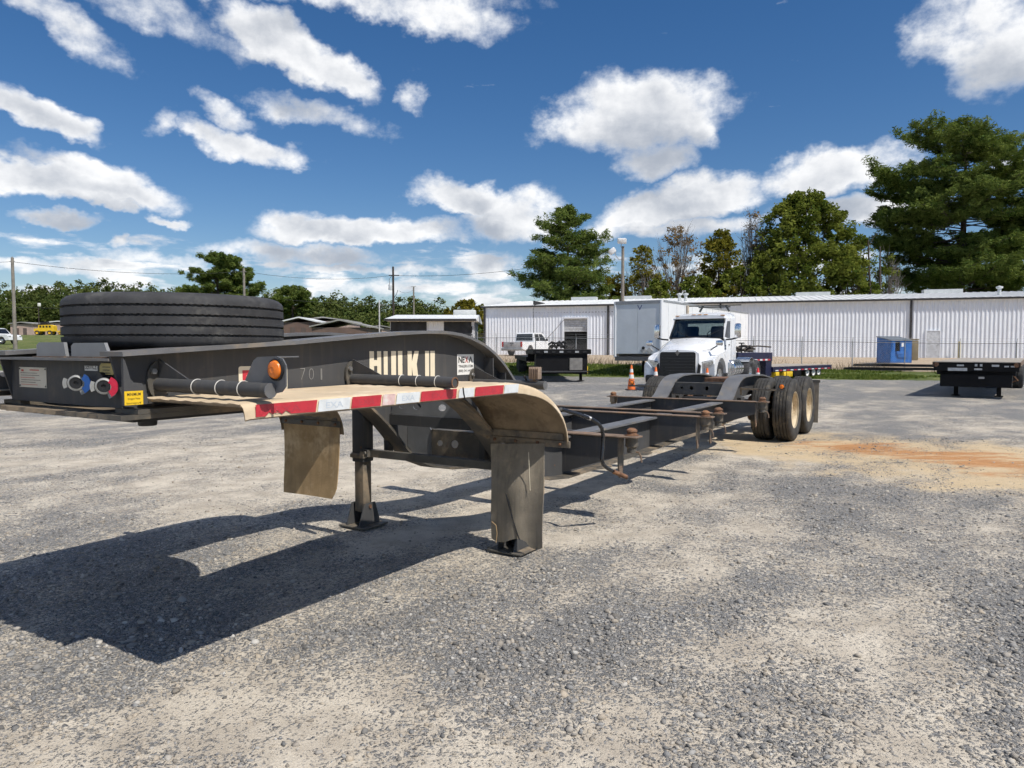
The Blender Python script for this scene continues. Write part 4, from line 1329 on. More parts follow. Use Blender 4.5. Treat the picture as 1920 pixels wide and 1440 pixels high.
for px in (909, 1140, 1350, 1706.5):
    x = fac_t(px); m = MB(); m.box((x, -.115, (WB + WE) / 2), (.16, .11, WE - WB)); m.build('downspout', trim_d, wh, smooth=0)
for px0, px1 in ((1045, 1095), (1150, 1205), (1500, 1570), (1762, 1842)):
    x0, x1 = fac_t(px0), fac_t(px1); m = MB(); m.prism([(11.5, WE + 1.2), (11.5, WE + 1.62), (12.6, WE + 1.62), (12.6, WE + 1.2)], x0 * 1.08, x1 * 1.08, 'x'); m.build('ridge_vent', vent_m, wh, smooth=0)
for px in (1268, 1280, 1895):
    x = fac_t(px); m = MB(); m.lathe([(.14, WE + .1), (.14, WE + .95), (.26, WE + 1.0), (.26, WE + 1.12), (1e-4, WE + 1.2)], (x, 3, 0), 'z', 12); m.build('roof_pipe', vent_m, wh)
# roll-up door: frame, half-raised curtain with slats, dark inside
m = MB(); m.box((d0, -.04, (WB + dz) / 2), (.16, .20, dz - WB)); m.box((d1, -.04, (WB + dz) / 2), (.16, .20, dz - WB)); m.box(((d0 + d1) / 2, -.04, dz), (d1 - d0, .20, .16)); m.build('door_frame', corr, wh, smooth=0)
zc = dz - (dz - WB) * .34
for i in range(6):
    z0 = zc + (dz - zc) * i / 6; m = MB(); m.prism([(.10, z0), (.085, z0 + (dz - zc) / 12), (.10, z0 + (dz - zc) / 6 - .01), (.13, z0 + (dz - zc) / 6 - .01), (.13, z0)], d0 + .08, d1 - .08, 'x'); m.build('door_slat', M('door_grey', (.46, .47, .48), .5), wh, smooth=0)
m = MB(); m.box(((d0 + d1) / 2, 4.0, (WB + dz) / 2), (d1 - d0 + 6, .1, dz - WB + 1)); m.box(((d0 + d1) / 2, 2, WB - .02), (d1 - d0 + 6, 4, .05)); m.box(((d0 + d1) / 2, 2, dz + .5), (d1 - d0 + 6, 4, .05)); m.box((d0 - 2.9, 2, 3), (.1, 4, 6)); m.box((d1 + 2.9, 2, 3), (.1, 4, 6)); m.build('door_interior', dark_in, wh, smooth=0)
m = MB(); m.box(((d0 + d1) / 2, .5, WB + .7), (d1 - d0 - .2, .05, 1.5)); m.build('inner_screen', M('dark_mesh', (.03, .03, .03), .8), wh, smooth=0)
# small service door at right
x0, x1 = fac_t(1736.5), fac_t(1761.5)
m = MB(); m.box(((x0 + x1) / 2, -.075, 1.78), (x1 - x0, .05, 2.15)); dr = m.build('service_door', M('door_white', (.55, .57, .60), .45), wh, smooth=0)
m = MB(); m.box((x0 - .04, -.08, 1.8), (.08, .08, 2.3)); m.box((x1 + .04, -.08, 1.8), (.08, .08, 2.3)); m.box(((x0 + x1) / 2, -.08, 2.91), (x1 - x0 + .16, .085, .08)); m.build('frame', corr, dr, smooth=0)
m = MB(); m.lathe([(1e-4, -.16), (.035, -.16), (.035, -.10)], (x1 - .12, 0, 1.75), 'y', 10); m.build('handle', trim_d, dr)
# foundation strip
m = MB(); m.box(((tl + tr) / 2, 12, WB - .5), (tr - tl, 23.9, 1.05)); m.build('foundation', conc, wh, smooth=0)
# outside stair with rail beside the roll-up door
xs = fac_t(1032)
m = MB(); m.tube([(xs - .6, -.9, .9), (xs - .6, -.9, 3.0), (xs + .5, -.9, 3.0), (xs + .5, -.9, .9)], .04, 6); m.tube([(xs - .6, -.9, 1.9), (xs + .5, -.9, 3.0), (xs + 1.6, -.9, 4.2)], .03, 6); tag(m.build('pipe_rack', M('galvanised', (.42, .43, .44), .45, .5)), 'bent galvanised pipe frame standing left of the roll-up door', 'pipe frame')
pr_o = bpy.data.objects['pipe_rack']; pr_o.location = wh.location; pr_o.rotation_euler = wh.rotation_euler

# ------------------------------------------------------------------ black-and-white stone clad building (left of the warehouse)
def marbled():
    mt = bpy.data.materials.new('marbled_cladding'); mt.use_nodes = True; t = mt.node_tree; t.nodes.clear(); g = G(t)
    geo = g.n('ShaderNodeNewGeometry')
    n = g.noise(geo.outputs['Position'], 2.6, 5, .62, dist=.8)
    n2 = g.vor(geo.outputs['Position'], 2.2)
    f = g.ss(g.m('ADD', n, g.m('MULTIPLY', n2, .25)), .56, .62)
    bs = g.n('ShaderNodeBsdfPrincipled'); g.put(bs.inputs['Base Color'], g.mix(f, (.012, .013, .016), (.62, .63, .65))); bs.inputs['Roughness'].default_value = .6
    out = g.n('ShaderNodeOutputMaterial'); t.links.new(bs.outputs[0], out.inputs[0]); return mt
marb = marbled()
D2 = 66.0
a, b = AD(733, 640, D2), AD(884, 640, D2)
zr = 1.497 + (652.6 - 601) * D2 / CF
sb = empty('clad_building', (a.x, D2, 0)); tag(sb, 'low building clad in black and white mottled panels under a white roof', 'building')
Wd = b.x - a.x; dep = 11.0
px_gap0, px_gap1 = AD(800, 640, D2).x - a.x, AD(833, 640, D2).x - a.x
shaded_clad = M('shaded_cladding', (.02, .021, .024), .6, 0, .6, 1.2, dirt=(.10, .105, .11), damt=.3, dscale=1.2)  # darkened version of the mottled cladding, eave shade put into the colour
m = MB(); m.box((px_gap0 / 2, 0, zr / 2), (px_gap0, .12, zr)); m.build('front_panel', shaded_clad, sb, smooth=0)
m = MB(); m.box(((px_gap1 + Wd) / 2, 0, zr / 2), (Wd - px_gap1, .12, zr)); m.build('front_panel', shaded_clad, sb, smooth=0)
m = MB(); ribbed(m, px_gap0, px_gap1, 2.7, zr, .05); m.build('entry_panel', corr, sb, smooth=0)
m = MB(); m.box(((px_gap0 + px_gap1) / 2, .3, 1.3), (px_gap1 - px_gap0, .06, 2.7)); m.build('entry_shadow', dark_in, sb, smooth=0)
m = MB(); m.box((Wd, dep / 2, zr / 2), (.14, dep, zr)); m.build('side_wall', marb, sb, smooth=0)
m = MB(); m.box((0, dep / 2, zr / 2), (.14, dep, zr)); m.build('side_wall', marb, sb, smooth=0)
m = MB(); m.prism([(-.9, zr), (-.9, zr + .12), (dep / 2, zr + .75), (dep + .6, zr + .12), (dep + .6, zr)], -.4, Wd + .5, 'x'); rf = m.build('roof', roof_w, sb, smooth=0)
m = MB(); m.box((Wd / 2, -.93, zr + .02), (Wd + .95, .06, .20)); m.build('fascia', trim_d, rf, smooth=0)
m = MB(); m.box((Wd / 2, -.35, zr - .10), (Wd + .5, .9, .04)); m.build('soffit', M('soffit_beige', (.50, .46, .40), .6), rf, smooth=0)
x0, x1 = AD(850, 640, D2 + 5).x - a.x, AD(892, 640, D2 + 5).x - a.x
m = MB(); m.box(((x0 + x1) / 2, dep / 2, zr + .95), (x1 - x0, 1.0, .55), bev=.1); m.build('roof_vent', vent_m, rf)

# ------------------------------------------------------------------ far low buildings at left
def shed(px0, px1, py_top, py_base, d, wall, roofc, label, rise=.6, depth=10, over=.3):
    a, b = AD(px0, py_base, d), AD(px1, py_base, d); zt = AD(px0, py_top, d).z
    z0 = zgf((a.x + b.x) / 2, d) - .2
    o = empty('shed', (a.x, d, z0)); tag(o, label, 'building', 'low sheds beyond the yard')
    w = b.x - a.x; H = zt - z0
    m = MB(); m.box((w / 2, depth / 2, H / 2), (w, depth, H)); m.build('wall', wall, o, smooth=0)
    m = MB(); m.prism([(-over, H), (w / 2, H + rise), (w + over, H), (w + over, H + .18), (w / 2, H + rise + .18), (-over, H + .18)], -over, depth + over, 'y'); m.build('roof', roofc, o, smooth=0)
    for i in range(2):
        m = MB(); m.box((w * (.3 + .35 * i), -.03, H * .4), (w * .16, .05, H * .55)); m.build('shed_door', M('shed_door_brown', (.12, .09, .08), .7), o, smooth=0)
    return o
brown = M('brown_siding', (.16, .105, .085), .7, 0, .15, .7)
pinky = M('pink_siding', (.46, .34, .29), .7, 0, .12, .7)
greyr = M('grey_roof', (.30, .29, .27), .6, 0, .15, .6)
shed(532, 590, 604, 640, 104, brown, roof_w, 'dark brown shed with a white roof just right of the spare tyre')
shed(562, 650, 602, 640, 112, pinky, greyr, 'pinkish shed behind the brown ones right of the spare tyre', .5)
shed(585, 690, 614, 645, 96, brown, greyr, 'wide brown shed with grey gable roof above the gooseneck', .9)
shed(690, 735, 616, 640, 118, pinky, greyr, 'small pale shed left of the mottled building', .4)
shed(20, 62, 608, 628, 140, pinky, greyr, 'small grey-roofed shed behind the left utility pole', .3)
shed(85, 135, 606, 628, 142, pinky, roof_w, 'pink shed with a white roof behind the yellow machine', .3)

# ------------------------------------------------------------------ chain-link fence
galv = M('fence_steel', (.34, .34, .34), .6, .3, .2, 3)
SF = 46.4
def fence_pt(t): return Vector((t * FX + SF * .301, t * FY + SF * .954, 0))
fn = empty('chain_link_fence', (0, 0, 0)); tag(fn, 'chain-link fence with thin steel posts between the gravel yard and the warehouse', 'fence')
FH = 1.62
ts = np.arange(-24, 40, 2.75)
rail = []
for t in ts:
    p = fence_pt(t); z = zgf(p.x, p.y)
    m = MB(); m.tube([(p.x, p.y, z - .1), (p.x, p.y, z + FH + .04)], .032, 6); m.tube([(p.x, p.y, z + FH), (p.x - .03, p.y - .12, z + FH + .28)], .014, 4); m.build('post', galv, fn)
    rail.append((p.x, p.y, z + FH))
m = MB(); m.tube(rail, .018, 5); m.build('top_rail', galv, fn)
for h in (.12, .26):
    m = MB(); m.tube([(x - .03 * h / .28, y - .12 * h / .28, z + h) for x, y, z in rail], .006, 3); m.build('barbed_wire', galv, fn)
# woven mesh: thin diagonal wires
V, F = [], []
L = ts[-1] - ts[0]; stp = .12
for sgn in (1, -1):
    for i in range(int((L + FH) / stp)):
        tA = ts[0] + i * stp - (FH if sgn == 1 else 0) ; tB = tA + FH * sgn if sgn == 1 else tA - FH
        pa, pb = fence_pt(tA), fence_pt(tB); za, zb_ = zgf(pa.x, pa.y), zgf(pb.x, pb.y)
        b0 = len(V); w = .0035
        V += [(pa.x - w, pa.y, za + .03), (pa.x + w, pa.y, za + .03), (pb.x + w, pb.y, zb_ + FH), (pb.x - w, pb.y, zb_ + FH)]
        F.append((b0, b0 + 1, b0 + 2, b0 + 3))
tag(mesh_np('woven_wire', np.array(V), np.array(F), galv, fn), kind='stuff')

# ------------------------------------------------------------------ utility poles, wires, yard light
wood = M('weathered_pole', (.24, .215, .185), .85, 0, .2, 2, .2, 20)
wood_d = M('dark_pole', (.055, .042, .036), .85, 0, .2, 2, .2, 20)
def pole(px_t, py_t, px_b, py_b, d, r0, r1, mat, label, arms=()):
    t_, b_ = AD(px_t, py_t, d), AD(px_b, py_b, d)
    z0 = zgf(b_.x, d) - .3
    o = empty('utility_pole', (t_.x, d, z0)); tag(o, label, 'utility pole')
    H = t_.z - z0
    m = MB(); m.tube([(0, 0, 0), (0, 0, H * .5), (0, 0, H)], r0, 10, rs=[r0, (r0 + r1) / 2, r1]); m.build('pole', mat, o)
    return o, H, t_
p1, H1, t1_ = pole(23, 483, 32, 648, 72, .19, .13, wood, 'tall grey wooden utility pole at the left edge of the picture')
m = MB(); m.tube([(-.25, -.02, H1 - .35), (.25, -.02, H1 - .35)], .03, 6); m.lathe([(.05, 0), (.06, .08), (1e-4, .12)], (0, 0, H1), 'z', 8); m.build('insulator_bar', M('grey_fitting', (.3, .3, .3), .5), p1)
p2, H2, t2_ = pole(457, 503, 457, 560, 96, .20, .15, wood, 'grey wooden utility pole rising behind the spare tyre in front of the pine')
m = MB(); m.box((0, -.1, H2 - .45), (.7, .1, .1)); m.build('cross_arm', wood, p2)
p3, H3, t3_ = pole(737, 500, 737, 610, 112, .2, .15, wood_d, 'dark utility pole with a white transformer above the mottled building')
m = MB(); m.box((.15, -.14, H3 - 1.35), (1.6, .12, .14)); m.build('cross_arm', wood_d, p3)
m = MB(); m.lathe([(1e-4, 0), (.27, .0), (.29, .1), (.29, .8), (.25, .9), (1e-4, .95)], (-.42, -.1, H3 - 3.6), 'z', 14); m.build('transformer', M('transformer_grey', (.62, .64, .66), .4), p3)
m = MB(); m.tube([(-.5, -.1, H3 - 2.7), (-.6, -.1, H3 - 1.9), (-.1, -.1, H3 - 1.3)], .03, 5); m.tube([(.1, 0, H3 - 4.8), (.5, 0, H3 - 4.2), (.7, 0, H3 - 3.6)], .04, 5); m.build('jumper', wood_d, p3)
p4, H4, t4_ = pole(775.5, 537, 775.5, 610, 104, .14, .11, wood, 'thin grey pole just right of the transformer pole')
m = MB(); m.box((0, -.06, H4 - .05), (.7, .06, .06)); m.build('cross_arm', wood, p4)
p5, H5, t5_ = pole(711, 563, 711, 640, 70, .075, .06, M('pale_pole', (.5, .5, .5), .6), 'slim pale pole left of the mottled building')
m = MB(); m.box((.25, 0, H5 - .45), (.5, .05, .05)); m.build('bracket', galv, p5)
p6, H6, t6_ = pole(72, 572, 74, 612, 128, .09, .07, wood_d, 'short dark lamp pole with a white head near the yellow machine')
m = MB(); m.box((.15, 0, H6 + .05), (.42, .4, .6), bev=.08); m.build('lamp_head', white_v, p6)
def wire(a, b, sag, r, label, n=18):
    pts = []
    for i in range(n + 1):
        t = i / n; p = Vector(a).lerp(Vector(b), t); p.z -= sag * 4 * t * (1 - t); pts.append(tuple(p))
    m = MB(); m.tube(pts, r, 4); o = m.build('overhead_wire', M('wire_black', (.03, .03, .03), .6)); tag(o, label, 'wire', 'overhead wires')
w1 = (t1_.x, 72, t1_.z - .4); w2 = (t2_.x, 96, t2_.z - .4); w3 = (t3_.x, 112, t3_.z - 1.3)
wire((-75, 60, t1_.z - 1), w1, .6, .018, 'overhead wire running out of the picture at far left')
wire(w1, w2, .7, .020, 'overhead wire from the left utility pole to the pole by the pine')
wire(w2, w3, .8, .022, 'overhead wire from the pole by the pine to the transformer pole')
q = AD(1010, 500, 90)
wire(w3, tuple(q), .5, .024, 'overhead wire rising from the transformer pole to the pine')
wire((t1_.x, 72, t1_.z - 4.9), (t2_.x, 96, AD(457, 560, 96).z), .5, .020, 'lower overhead wire crossing the trees at left')
wire((AD(533, 562, 110).x, 110, AD(533, 562, 110).z), (AD(900, 575, 118).x, 118, AD(900, 575, 118).z), .3, .02, 'lower overhead wire crossing the wood at centre')
wire((t3_.x + .7, 112, t3_.z - 3.6), (t4_.x, 104, t4_.z - .5), .4, .016, 'short wire between the transformer pole and the thin pole')
# yard light with two floodlights
LD = 58.0
t_ = AD(1168, 462, LD); z0 = zgf(t_.x, LD)
yl = empty('yard_light', (t_.x, LD, z0)); tag(yl, 'wooden yard light pole with two white floodlights above the box trailer', 'light pole')
H = t_.z - z0
m = MB(); m.tube([(0, 0, 0), (0, 0, H)], .14, 10, rs=[.17, .11]); m.build('pole', wood, yl)
flood = M('flood_white', (.70, .71, .72), .4)
m = MB(); m.tube([(0, 0, H - .1), (-.18, -.05, H - .05), (-.12, -.05, H + .2)], .03, 6); m.tube([(0, 0, H - 1.0), (-.3, 0, H - 1.05), (-.55, 0, H - .75), (-.62, 0, H - .5)], .03, 6); m.build('arm', galv, yl)
m = MB(); m.box((-.10, -.1, H + .42), (.68, .5, .42), Matrix.Rotation(R(12), 3, 'X'), bev=.06); m.build('floodlight', flood, yl)
m = MB(); m.box((-.85, -.05, H - .38), (.52, .5, .42), Matrix.Rotation(R(-35), 3, 'Y') , bev=.06); m.build('floodlight', flood, yl)
# ------------------------------------------------------------------ vehicles in the yard
wpaint = M('white_truck_paint', (.78, .79, .80), .28, 0, .03, 1.5, spec=.5, coat=.3)
vpaint = M('trailer_white', (.80, .81, .82), .4, 0, .03, 1.0)
def glass_mat():
    mt = bpy.data.materials.new('tinted_glass'); mt.use_nodes = True; t = mt.node_tree; t.nodes.clear(); g = G(t)
    gl = g.n('ShaderNodeBsdfGlossy'); gl.inputs['Roughness'].default_value = .03; gl.inputs['Color'].default_value = (.9, .95, 1, 1)
    tr = g.n('ShaderNodeBsdfTransparent'); tr.inputs['Color'].default_value = (.42, .48, .48, 1)
    fr = g.n('ShaderNodeFresnel'); fr.inputs['IOR'].default_value = 1.5
    mx = g.n('ShaderNodeMixShader'); g.put(mx.inputs[0], fr.outputs[0]); t.links.new(tr.outputs[0], mx.inputs[1]); t.links.new(gl.outputs[0], mx.inputs[2])
    out = g.n('ShaderNodeOutputMaterial'); t.links.new(mx.outputs[0], out.inputs[0]); return mt
glass = glass_mat()
dglass = M('dark_glass', (.012, .014, .016), .06, 0, .1, 2, spec=.8)
grille_m = M('grille_black', (.010, .010, .011), .4, 0, .2, 8)
alu = M('brushed_alu', (.62, .63, .64), .25, .9, .06, 6)
blue_t = M('navy_paint', (.006, .008, .042), .3, 0, .15, 2)
blackt = M('black_trailer_paint', (.007, .007, .008), .6, 0, .25, 3, dirt=(.022, .020, .019), damt=.25, dscale=2, spec=.2)
deckw = M('deck_boards', (.34, .30, .25), .8, 0, .2, 3, .1, 20)
redl = M('red_lens', (.45, .012, .012), .25, 0, .1, 10)

def small_wheel(parent, loc, Rt, w, rimmat, tyremat=tyre_m, rim=.55):
    """wheel (> tyre) with its axle along local y; loc in parent space"""
    m = MB(); rr = Rt * rim
    m.lathe([(rr, -w * .42), (rr * .96, -w * .3), (rr * .8, -w * .12), (rr * .35, -w * .20), (rr * .3, -w * .34), (1e-4, -w * .34)], (0, 0, 0), 'y', 20)
    m.lathe([(rr, w * .42), (rr * .96, w * .3), (rr * .8, w * .12), (rr * .35, w * .20), (rr * .3, w * .34), (1e-4, w * .34)], (0, 0, 0), 'y', 20)
    o = m.build('wheel', rimmat, parent, loc=loc)
    m = MB(); h = w / 2
    m.lathe([(rr, -h * .8), (Rt * .8, -h), (Rt * .95, -h * .92), (Rt, -h * .7), (Rt, -h * .25), (Rt - .01, -h * .2), (Rt - .01, h * .2), (Rt, h * .25), (Rt, h * .7), (Rt * .95, h * .92), (Rt * .8, h), (rr, h * .8)], (0, 0, 0), 'y', 28)
    m.build('tyre', tyremat, o)
    return o

# white day-cab truck: (u back, v to its own left = right in the picture, z)
gr = AD(1271, 680, 24.9)
TRK = empty('semi_truck', (gr.x, gr.y, 0), math.pi / 2 - R(31))
tag(TRK, 'white day-cab semi truck facing us with black grille and open damaged hood corner', 'truck')
def loft(name, secs, mat, parent, smooth=45):
    """secs: list of (u, [(v,z)...]) closed rings of equal count"""
    m = P(); n = len(secs[0][1]); V = []
    for u, ring in secs: 
        for q in ring:
            V.append((q[2] if len(q) > 2 else u, q[0], q[1]))
    F = [(i * n + k, i * n + (k + 1) % n, (i + 1) * n + (k + 1) % n, (i + 1) * n + k) for i in range(len(secs) - 1) for k in range(n)]
    F += [tuple(range(n)), tuple((len(secs) - 1) * n + k for k in reversed(range(n)))]
    m.add(V, F); return m.build(name, mat, parent, smooth)
def ring(hw_b, hw_m, hw_t, zb, zm, zt, crown=.04):
    return [(-hw_b, zb), (-hw_m, (zb + zm) / 2), (-hw_m, zm), (-hw_t - .06, zt - .10), (-hw_t + .08, zt), (0, zt + crown), (hw_t - .08, zt), (hw_t + .06, zt - .10), (hw_m, zm), (hw_m, (zb + zm) / 2), (hw_b, zb)]
hood = loft('hood', [(.06, ring(.70, .72, .66, .62, 1.18, 1.40)), (.30, ring(.86, .86, .70, .62, 1.20, 1.47)), (.8, ring(1.00, .98, .78, .9, 1.28, 1.60)), (1.4, ring(1.04, 1.04, .86, .95, 1.4, 1.72)), (2.05, ring(1.04, 1.05, .96, .8, 1.5, 1.84))], wpaint, TRK)
m = P(); m.prism(rrect(-.62, .58, .62, 1.34, .10), -.03, .06, 'x'); m.build('grille_surround', wpaint, TRK)
m = P(); m.prism(rrect(-.63, .52, .63, 1.36, .09), -.05, -.025, 'x'); gb = m.build('grille', grille_m, TRK)
for i in range(7):
    m = P(); m.box((-.055, 0, .62 + i * .105), (.015, 1.16, .018)); m.build('grille_bar', M('grille_bar', (.03, .03, .032), .3), gb)
m = P(); m.prism([(0, .105), (.075, 0), (0, -.105), (-.075, 0)], -.075, -.055, 'x'); m.v = [(p[0], p[1], p[2] + 1.33) for p in m.v]; m.build('emblem', M('emblem_grey', (.18, .17, .16), .3, .6), gb)
for s in (1, -1):
    # wheel-arch fender with its opening
    arch = [(.25, .52), (.22, .95), (.40, 1.18), (.9, 1.30), (1.5, 1.38), (1.95, 1.42), (1.98, .62)] + [(1.12 + .64 * math.cos(t_), .52 + .64 * math.sin(t_)) for t_ in [R(8 + 164 * i / 12) for i in range(13)]]
    m = P(); m.prism(arch, s * .86, s * 1.20, 'y'); m.build('fender', wpaint, TRK, smooth=25)
    small_wheel(TRK, (1.12, -s * 1.02, .505), .505, .28, alu)
    hl = [(s * .66, .86), (s * .80, .99), (s * 1.15, 1.07), (s * 1.17, .98), (s * 1.0, .84), (s * .76, .78)]
    m = P(); m.prism(hl, .17, .30, 'x'); h_ = m.build('headlight', M('headlight_lens', (.50, .51, .50), .12, .5, .4, 9), TRK)
    m = P(); m.prism([(a_, b_ + .012) for a_, b_ in hl[:3]] + [(s * 1.17, 1.10), (s * .80, 1.03), (s * .64, .89)], .162, .175, 'x'); m.build('headlight_brow', blackp, h_)
    # mirrors
    m = P(); m.box((2.10, s * 1.50, 2.12), (.14, .22, .52), bev=.05); mi = m.build('door_mirror', chrome, TRK)
    m = P(); m.tube([(2.15, s * 1.08, 1.80), (2.12, s * 1.30, 1.82), (2.10, s * 1.48, 1.87)], .03, 7); m.box((2.17, s * 1.50, 2.12), (.02, .19, .46)); m.build('mirror_arm', blackp, mi)
    m = P(); m.tube([(.72, s * .92, 1.42), (.65, s * 1.12, 1.55), (.62, s * 1.22, 1.62)], .02, 6); hm = m.build('hood_mirror', blackp, TRK)
    m = P(); m.box((.60, s * 1.25, 1.67), (.12, .25, .19), bev=.05); m.build('mirror_shell', chrome, hm)
m = P(); m.prism([(.60, .30), (1.0, .86), (1.16, 1.02), (1.22, .9), (1.22, .45), (.9, .3)], .02, .14, 'x'); m.v = [(p[0], -p[1], p[2]) for p in m.v]; m.build('loose_fender_corner', M('grey_primer', (.50, .55, .62), .5), TRK)
m = P(); m.box((.0, 0, .42), (.18, 2.3, .28), bev=.05); m.build('bumper', grille_m, TRK)
seam = M('panel_gap', (.05, .05, .055), .8)
for s in (1, -1):
    m = P(); m.tube([(.20, s * .78, 1.40), (.7, s * .90, 1.46), (1.3, s * .985, 1.585), (1.9, s * 1.02, 1.70)], .007, 5); m.build('hood_seam', seam, TRK)
    m = P(); m.prism([(s * .64, .55), (s * .70, .98), (s * .77, .90), (s * .74, .55)], .03, .20, 'x'); m.build('bumper_gap', grille_m, TRK)
    m = P(); m.tube([(2.02, s * .15, 1.875), (2.16, s * .55, 2.02), (2.24, s * .80, 2.14)], .010, 5); m.build('wiper', blackp, TRK)
    m = P(); m.tube([(2.30, s * 1.034, .70), (2.30, s * 1.034, 1.84)], .006, 4); m.build('door_gap', seam, TRK)
    m = P(); m.tube([(3.05, s * 1.034, .62), (3.05, s * 1.034, 1.84)], .006, 4); m.build('door_gap', seam, TRK)
m = P(); m.tube([(2.06, -1.0, 1.845), (2.06, 0, 1.895), (2.06, 1.0, 1.845)], .014, 5); m.build('cowl_gap', seam, TRK)
# cab: shell as separate panels so that one can see through the windows
def pane(name, pts, mat, parent, t=.012):
    """thin plate through 4 points (u,v,z)"""
    a, b, c, d = [Vector(p) for p in pts]
    n = (b - a).cross(d - a).normalized() * t
    m = P(); V = [a, b, c, d, a + n, b + n, c + n, d + n]
    m.add(V, [(0, 1, 2, 3), (4, 7, 6, 5), (0, 4, 5, 1), (1, 5, 6, 2), (2, 6, 7, 3), (3, 7, 4, 0)]); return m.build(name, mat, parent, smooth=0)
ub, ut, zb_, zt_ = 2.06, 2.52, 1.86, 2.58
hwb, hwt = 1.03, .93
ws = pane('windshield', [(ub, -hwb + .03, zb_), (ub, hwb - .03, zb_), (ut, hwt - .03, zt_), (ut, -hwt + .03, zt_)], glass, TRK)
m = P(); m.tube([(ub - .01, -hwb + .03, zb_), (ub - .01, hwb - .03, zb_), (ut - .01, hwt - .03, zt_), (ut - .01, -hwt + .03, zt_), (ub - .01, -hwb + .03, zb_)], .022, 6); m.build('windshield_seal', blackp, ws)
roofsec = [(2.46, [(-.93, 2.585), (-.9, 2.66), (-.7, 2.70), (0, 2.73), (.7, 2.70), (.9, 2.66), (.93, 2.585)]), (2.9, [(-.97, 2.60), (-.94, 2.74), (-.7, 2.80), (0, 2.83), (.7, 2.80), (.94, 2.74), (.97, 2.60)]), (3.75, [(-.98, 2.60), (-.96, 2.76), (-.75, 2.84), (0, 2.86), (.75, 2.84), (.96, 2.76), (.98, 2.60)])]
rf = loft('cab_roof', roofsec, wpaint, TRK)
for v in (-.85, -.22, 0, .22, .85):
    m = P(); m.box((2.50, v, 2.735 if abs(v) < .5 else 2.70), (.10, .15, .035), bev=.012); m.build('roof_marker', M('amber_marker', (.55, .28, .10), .3), rf)
m = P(); m.tube([(3.4, -.75, 2.8), (3.4, -.75, 3.05), (3.38, -.75, 3.14)], .06, 10); m.build('exhaust_tip', M('exhaust_tan', (.5, .42, .32), .5), rf)
m = P(); m.box((3.55, .25, 3.12), (.10, 2.0, .035)); m.box((3.55, -.25, 3.0), (.05, .07, .26), Matrix.Rotation(R(-30), 3, 'X')); m.box((3.55, .75, 3.0), (.05, .07, .26), Matrix.Rotation(R(30), 3, 'X')); m.box((3.55, .25, 3.06), (.08, 1.2, .04)); m.build('roof_bar', M('roof_bar_dark', (.08, .085, .08), .5), rf)
for s in (1, -1):
    m = P(); m.box((3.0, s * 1.0, 1.22), (1.62, .06, 1.28), bev=.02); dr = m.build('cab_side', wpaint, TRK)
    m = P(); m.prism([(2.20, 1.90), (2.52, 2.48), (2.98, 2.50), (2.98, 1.78), (2.62, 1.78), (2.45, 1.84)], s * .985, s * .995, 'y'); m.build('side_window', glass, dr)
    m = P(); m.prism([(2.07, 1.84), (2.50, 2.60), (3.80, 2.62), (3.80, 1.84)], s * .965, s * 1.01, 'y', holes=[[(2.20, 1.90), (2.52, 2.48), (2.98, 2.50), (2.98, 1.86), (2.60, 1.86)]]); m.build('door_pillar', wpaint, dr, smooth=0)
    m = P(); m.box((2.75, s * 1.035, 1.62), (.14, .02, .04)); m.build('door_handle', blackp, dr)
    for k in range(3):
        m = P(); m.box((2.25, s * 1.035, 1.38 + k * .1), (.16, .01, .035)); m.build('door_vent', grille_m, dr)
    # tanks, steps
    m = P(); m.lathe([(1e-4, -.02), (.30, 0), (.33, .03), (.33, 1.27), (.30, 1.30), (1e-4, 1.32)], (2.75, s * .95, .74), 'x', 24); fk = m.build('fuel_tank', chrome, TRK)
    for k in range(3):
        m = P(); m.lathe([(.335, .25 + k * .36), (.345, .25 + k * .36), (.345, .31 + k * .36), (.335, .31 + k * .36)], (2.75, s * .95, .74), 'x', 24, closed=True); m.build('tank_strap', alu, fk)
    m = P(); m.box((2.45, s * 1.06, .72), (.5, .22, .5), bev=.02); m.build('cab_step', alu, TRK)
    for u in (5.35, 6.65):
        small_wheel(TRK, (u, -s * .98, .505), .505, .56, alu)
    m = P(); m.strip([(4.85 + .62 * (1 - math.cos(t_)), .52 + .60 * math.sin(t_)) for t_ in [R(i * 15) for i in range(3, 11)]], s * .70, s * 1.24, .02, 'y'); m.build('quarter_fender', alu, TRK)
m = pane('cab_back', [(3.80, -.98, 1.2), (3.80, .98, 1.2), (3.80, .98, 1.9), (3.80, -.98, 1.9)], wpaint, TRK)
m = P(); m.prism([(-.98, 1.9), (.98, 1.9), (.98, 2.65), (-.98, 2.65)], 3.79, 3.81, 'x', holes=[[(-.85, 2.0), (.85, 2.0), (.85, 2.45), (-.85, 2.45)]]); m.build('rear_window_frame', wpaint, TRK, smooth=0)
for v in (-.48, .48):
    m = P(); m.box((3.15, v, 1.85), (.18, .50, .95), Matrix.Rotation(R(8), 3, 'Y'), bev=.08); m.box((2.95, v, 1.42), (.5, .52, .16), bev=.05); m.build('seat', M('seat_grey', (.05, .05, .055), .8), TRK)
m = P(); m.box((2.30, 0, 1.80), (.45, 1.9, .14), bev=.05); m.build('dashboard', M('dash', (.03, .03, .032), .7), TRK)
m = P(); m.lathe([(.21, 0), (.225, .012), (.24, 0), (.225, -.012)], (0, 0, 0), 'x', 20, closed=True); rt = Matrix.Rotation(R(-30), 3, 'Y'); m.v = [tuple(rt @ Vector(p) + Vector((2.62, .48, 1.95))) for p in m.v]; m.build('steering_wheel', blackp, TRK)
m = P(); m.box((4.9, .42, .85), (4.6, .09, .26)); m.build('frame_rail', blackt, TRK)
m = P(); m.box((4.9, -.42, .85), (4.6, .09, .26)); m.build('frame_rail', blackt, TRK)
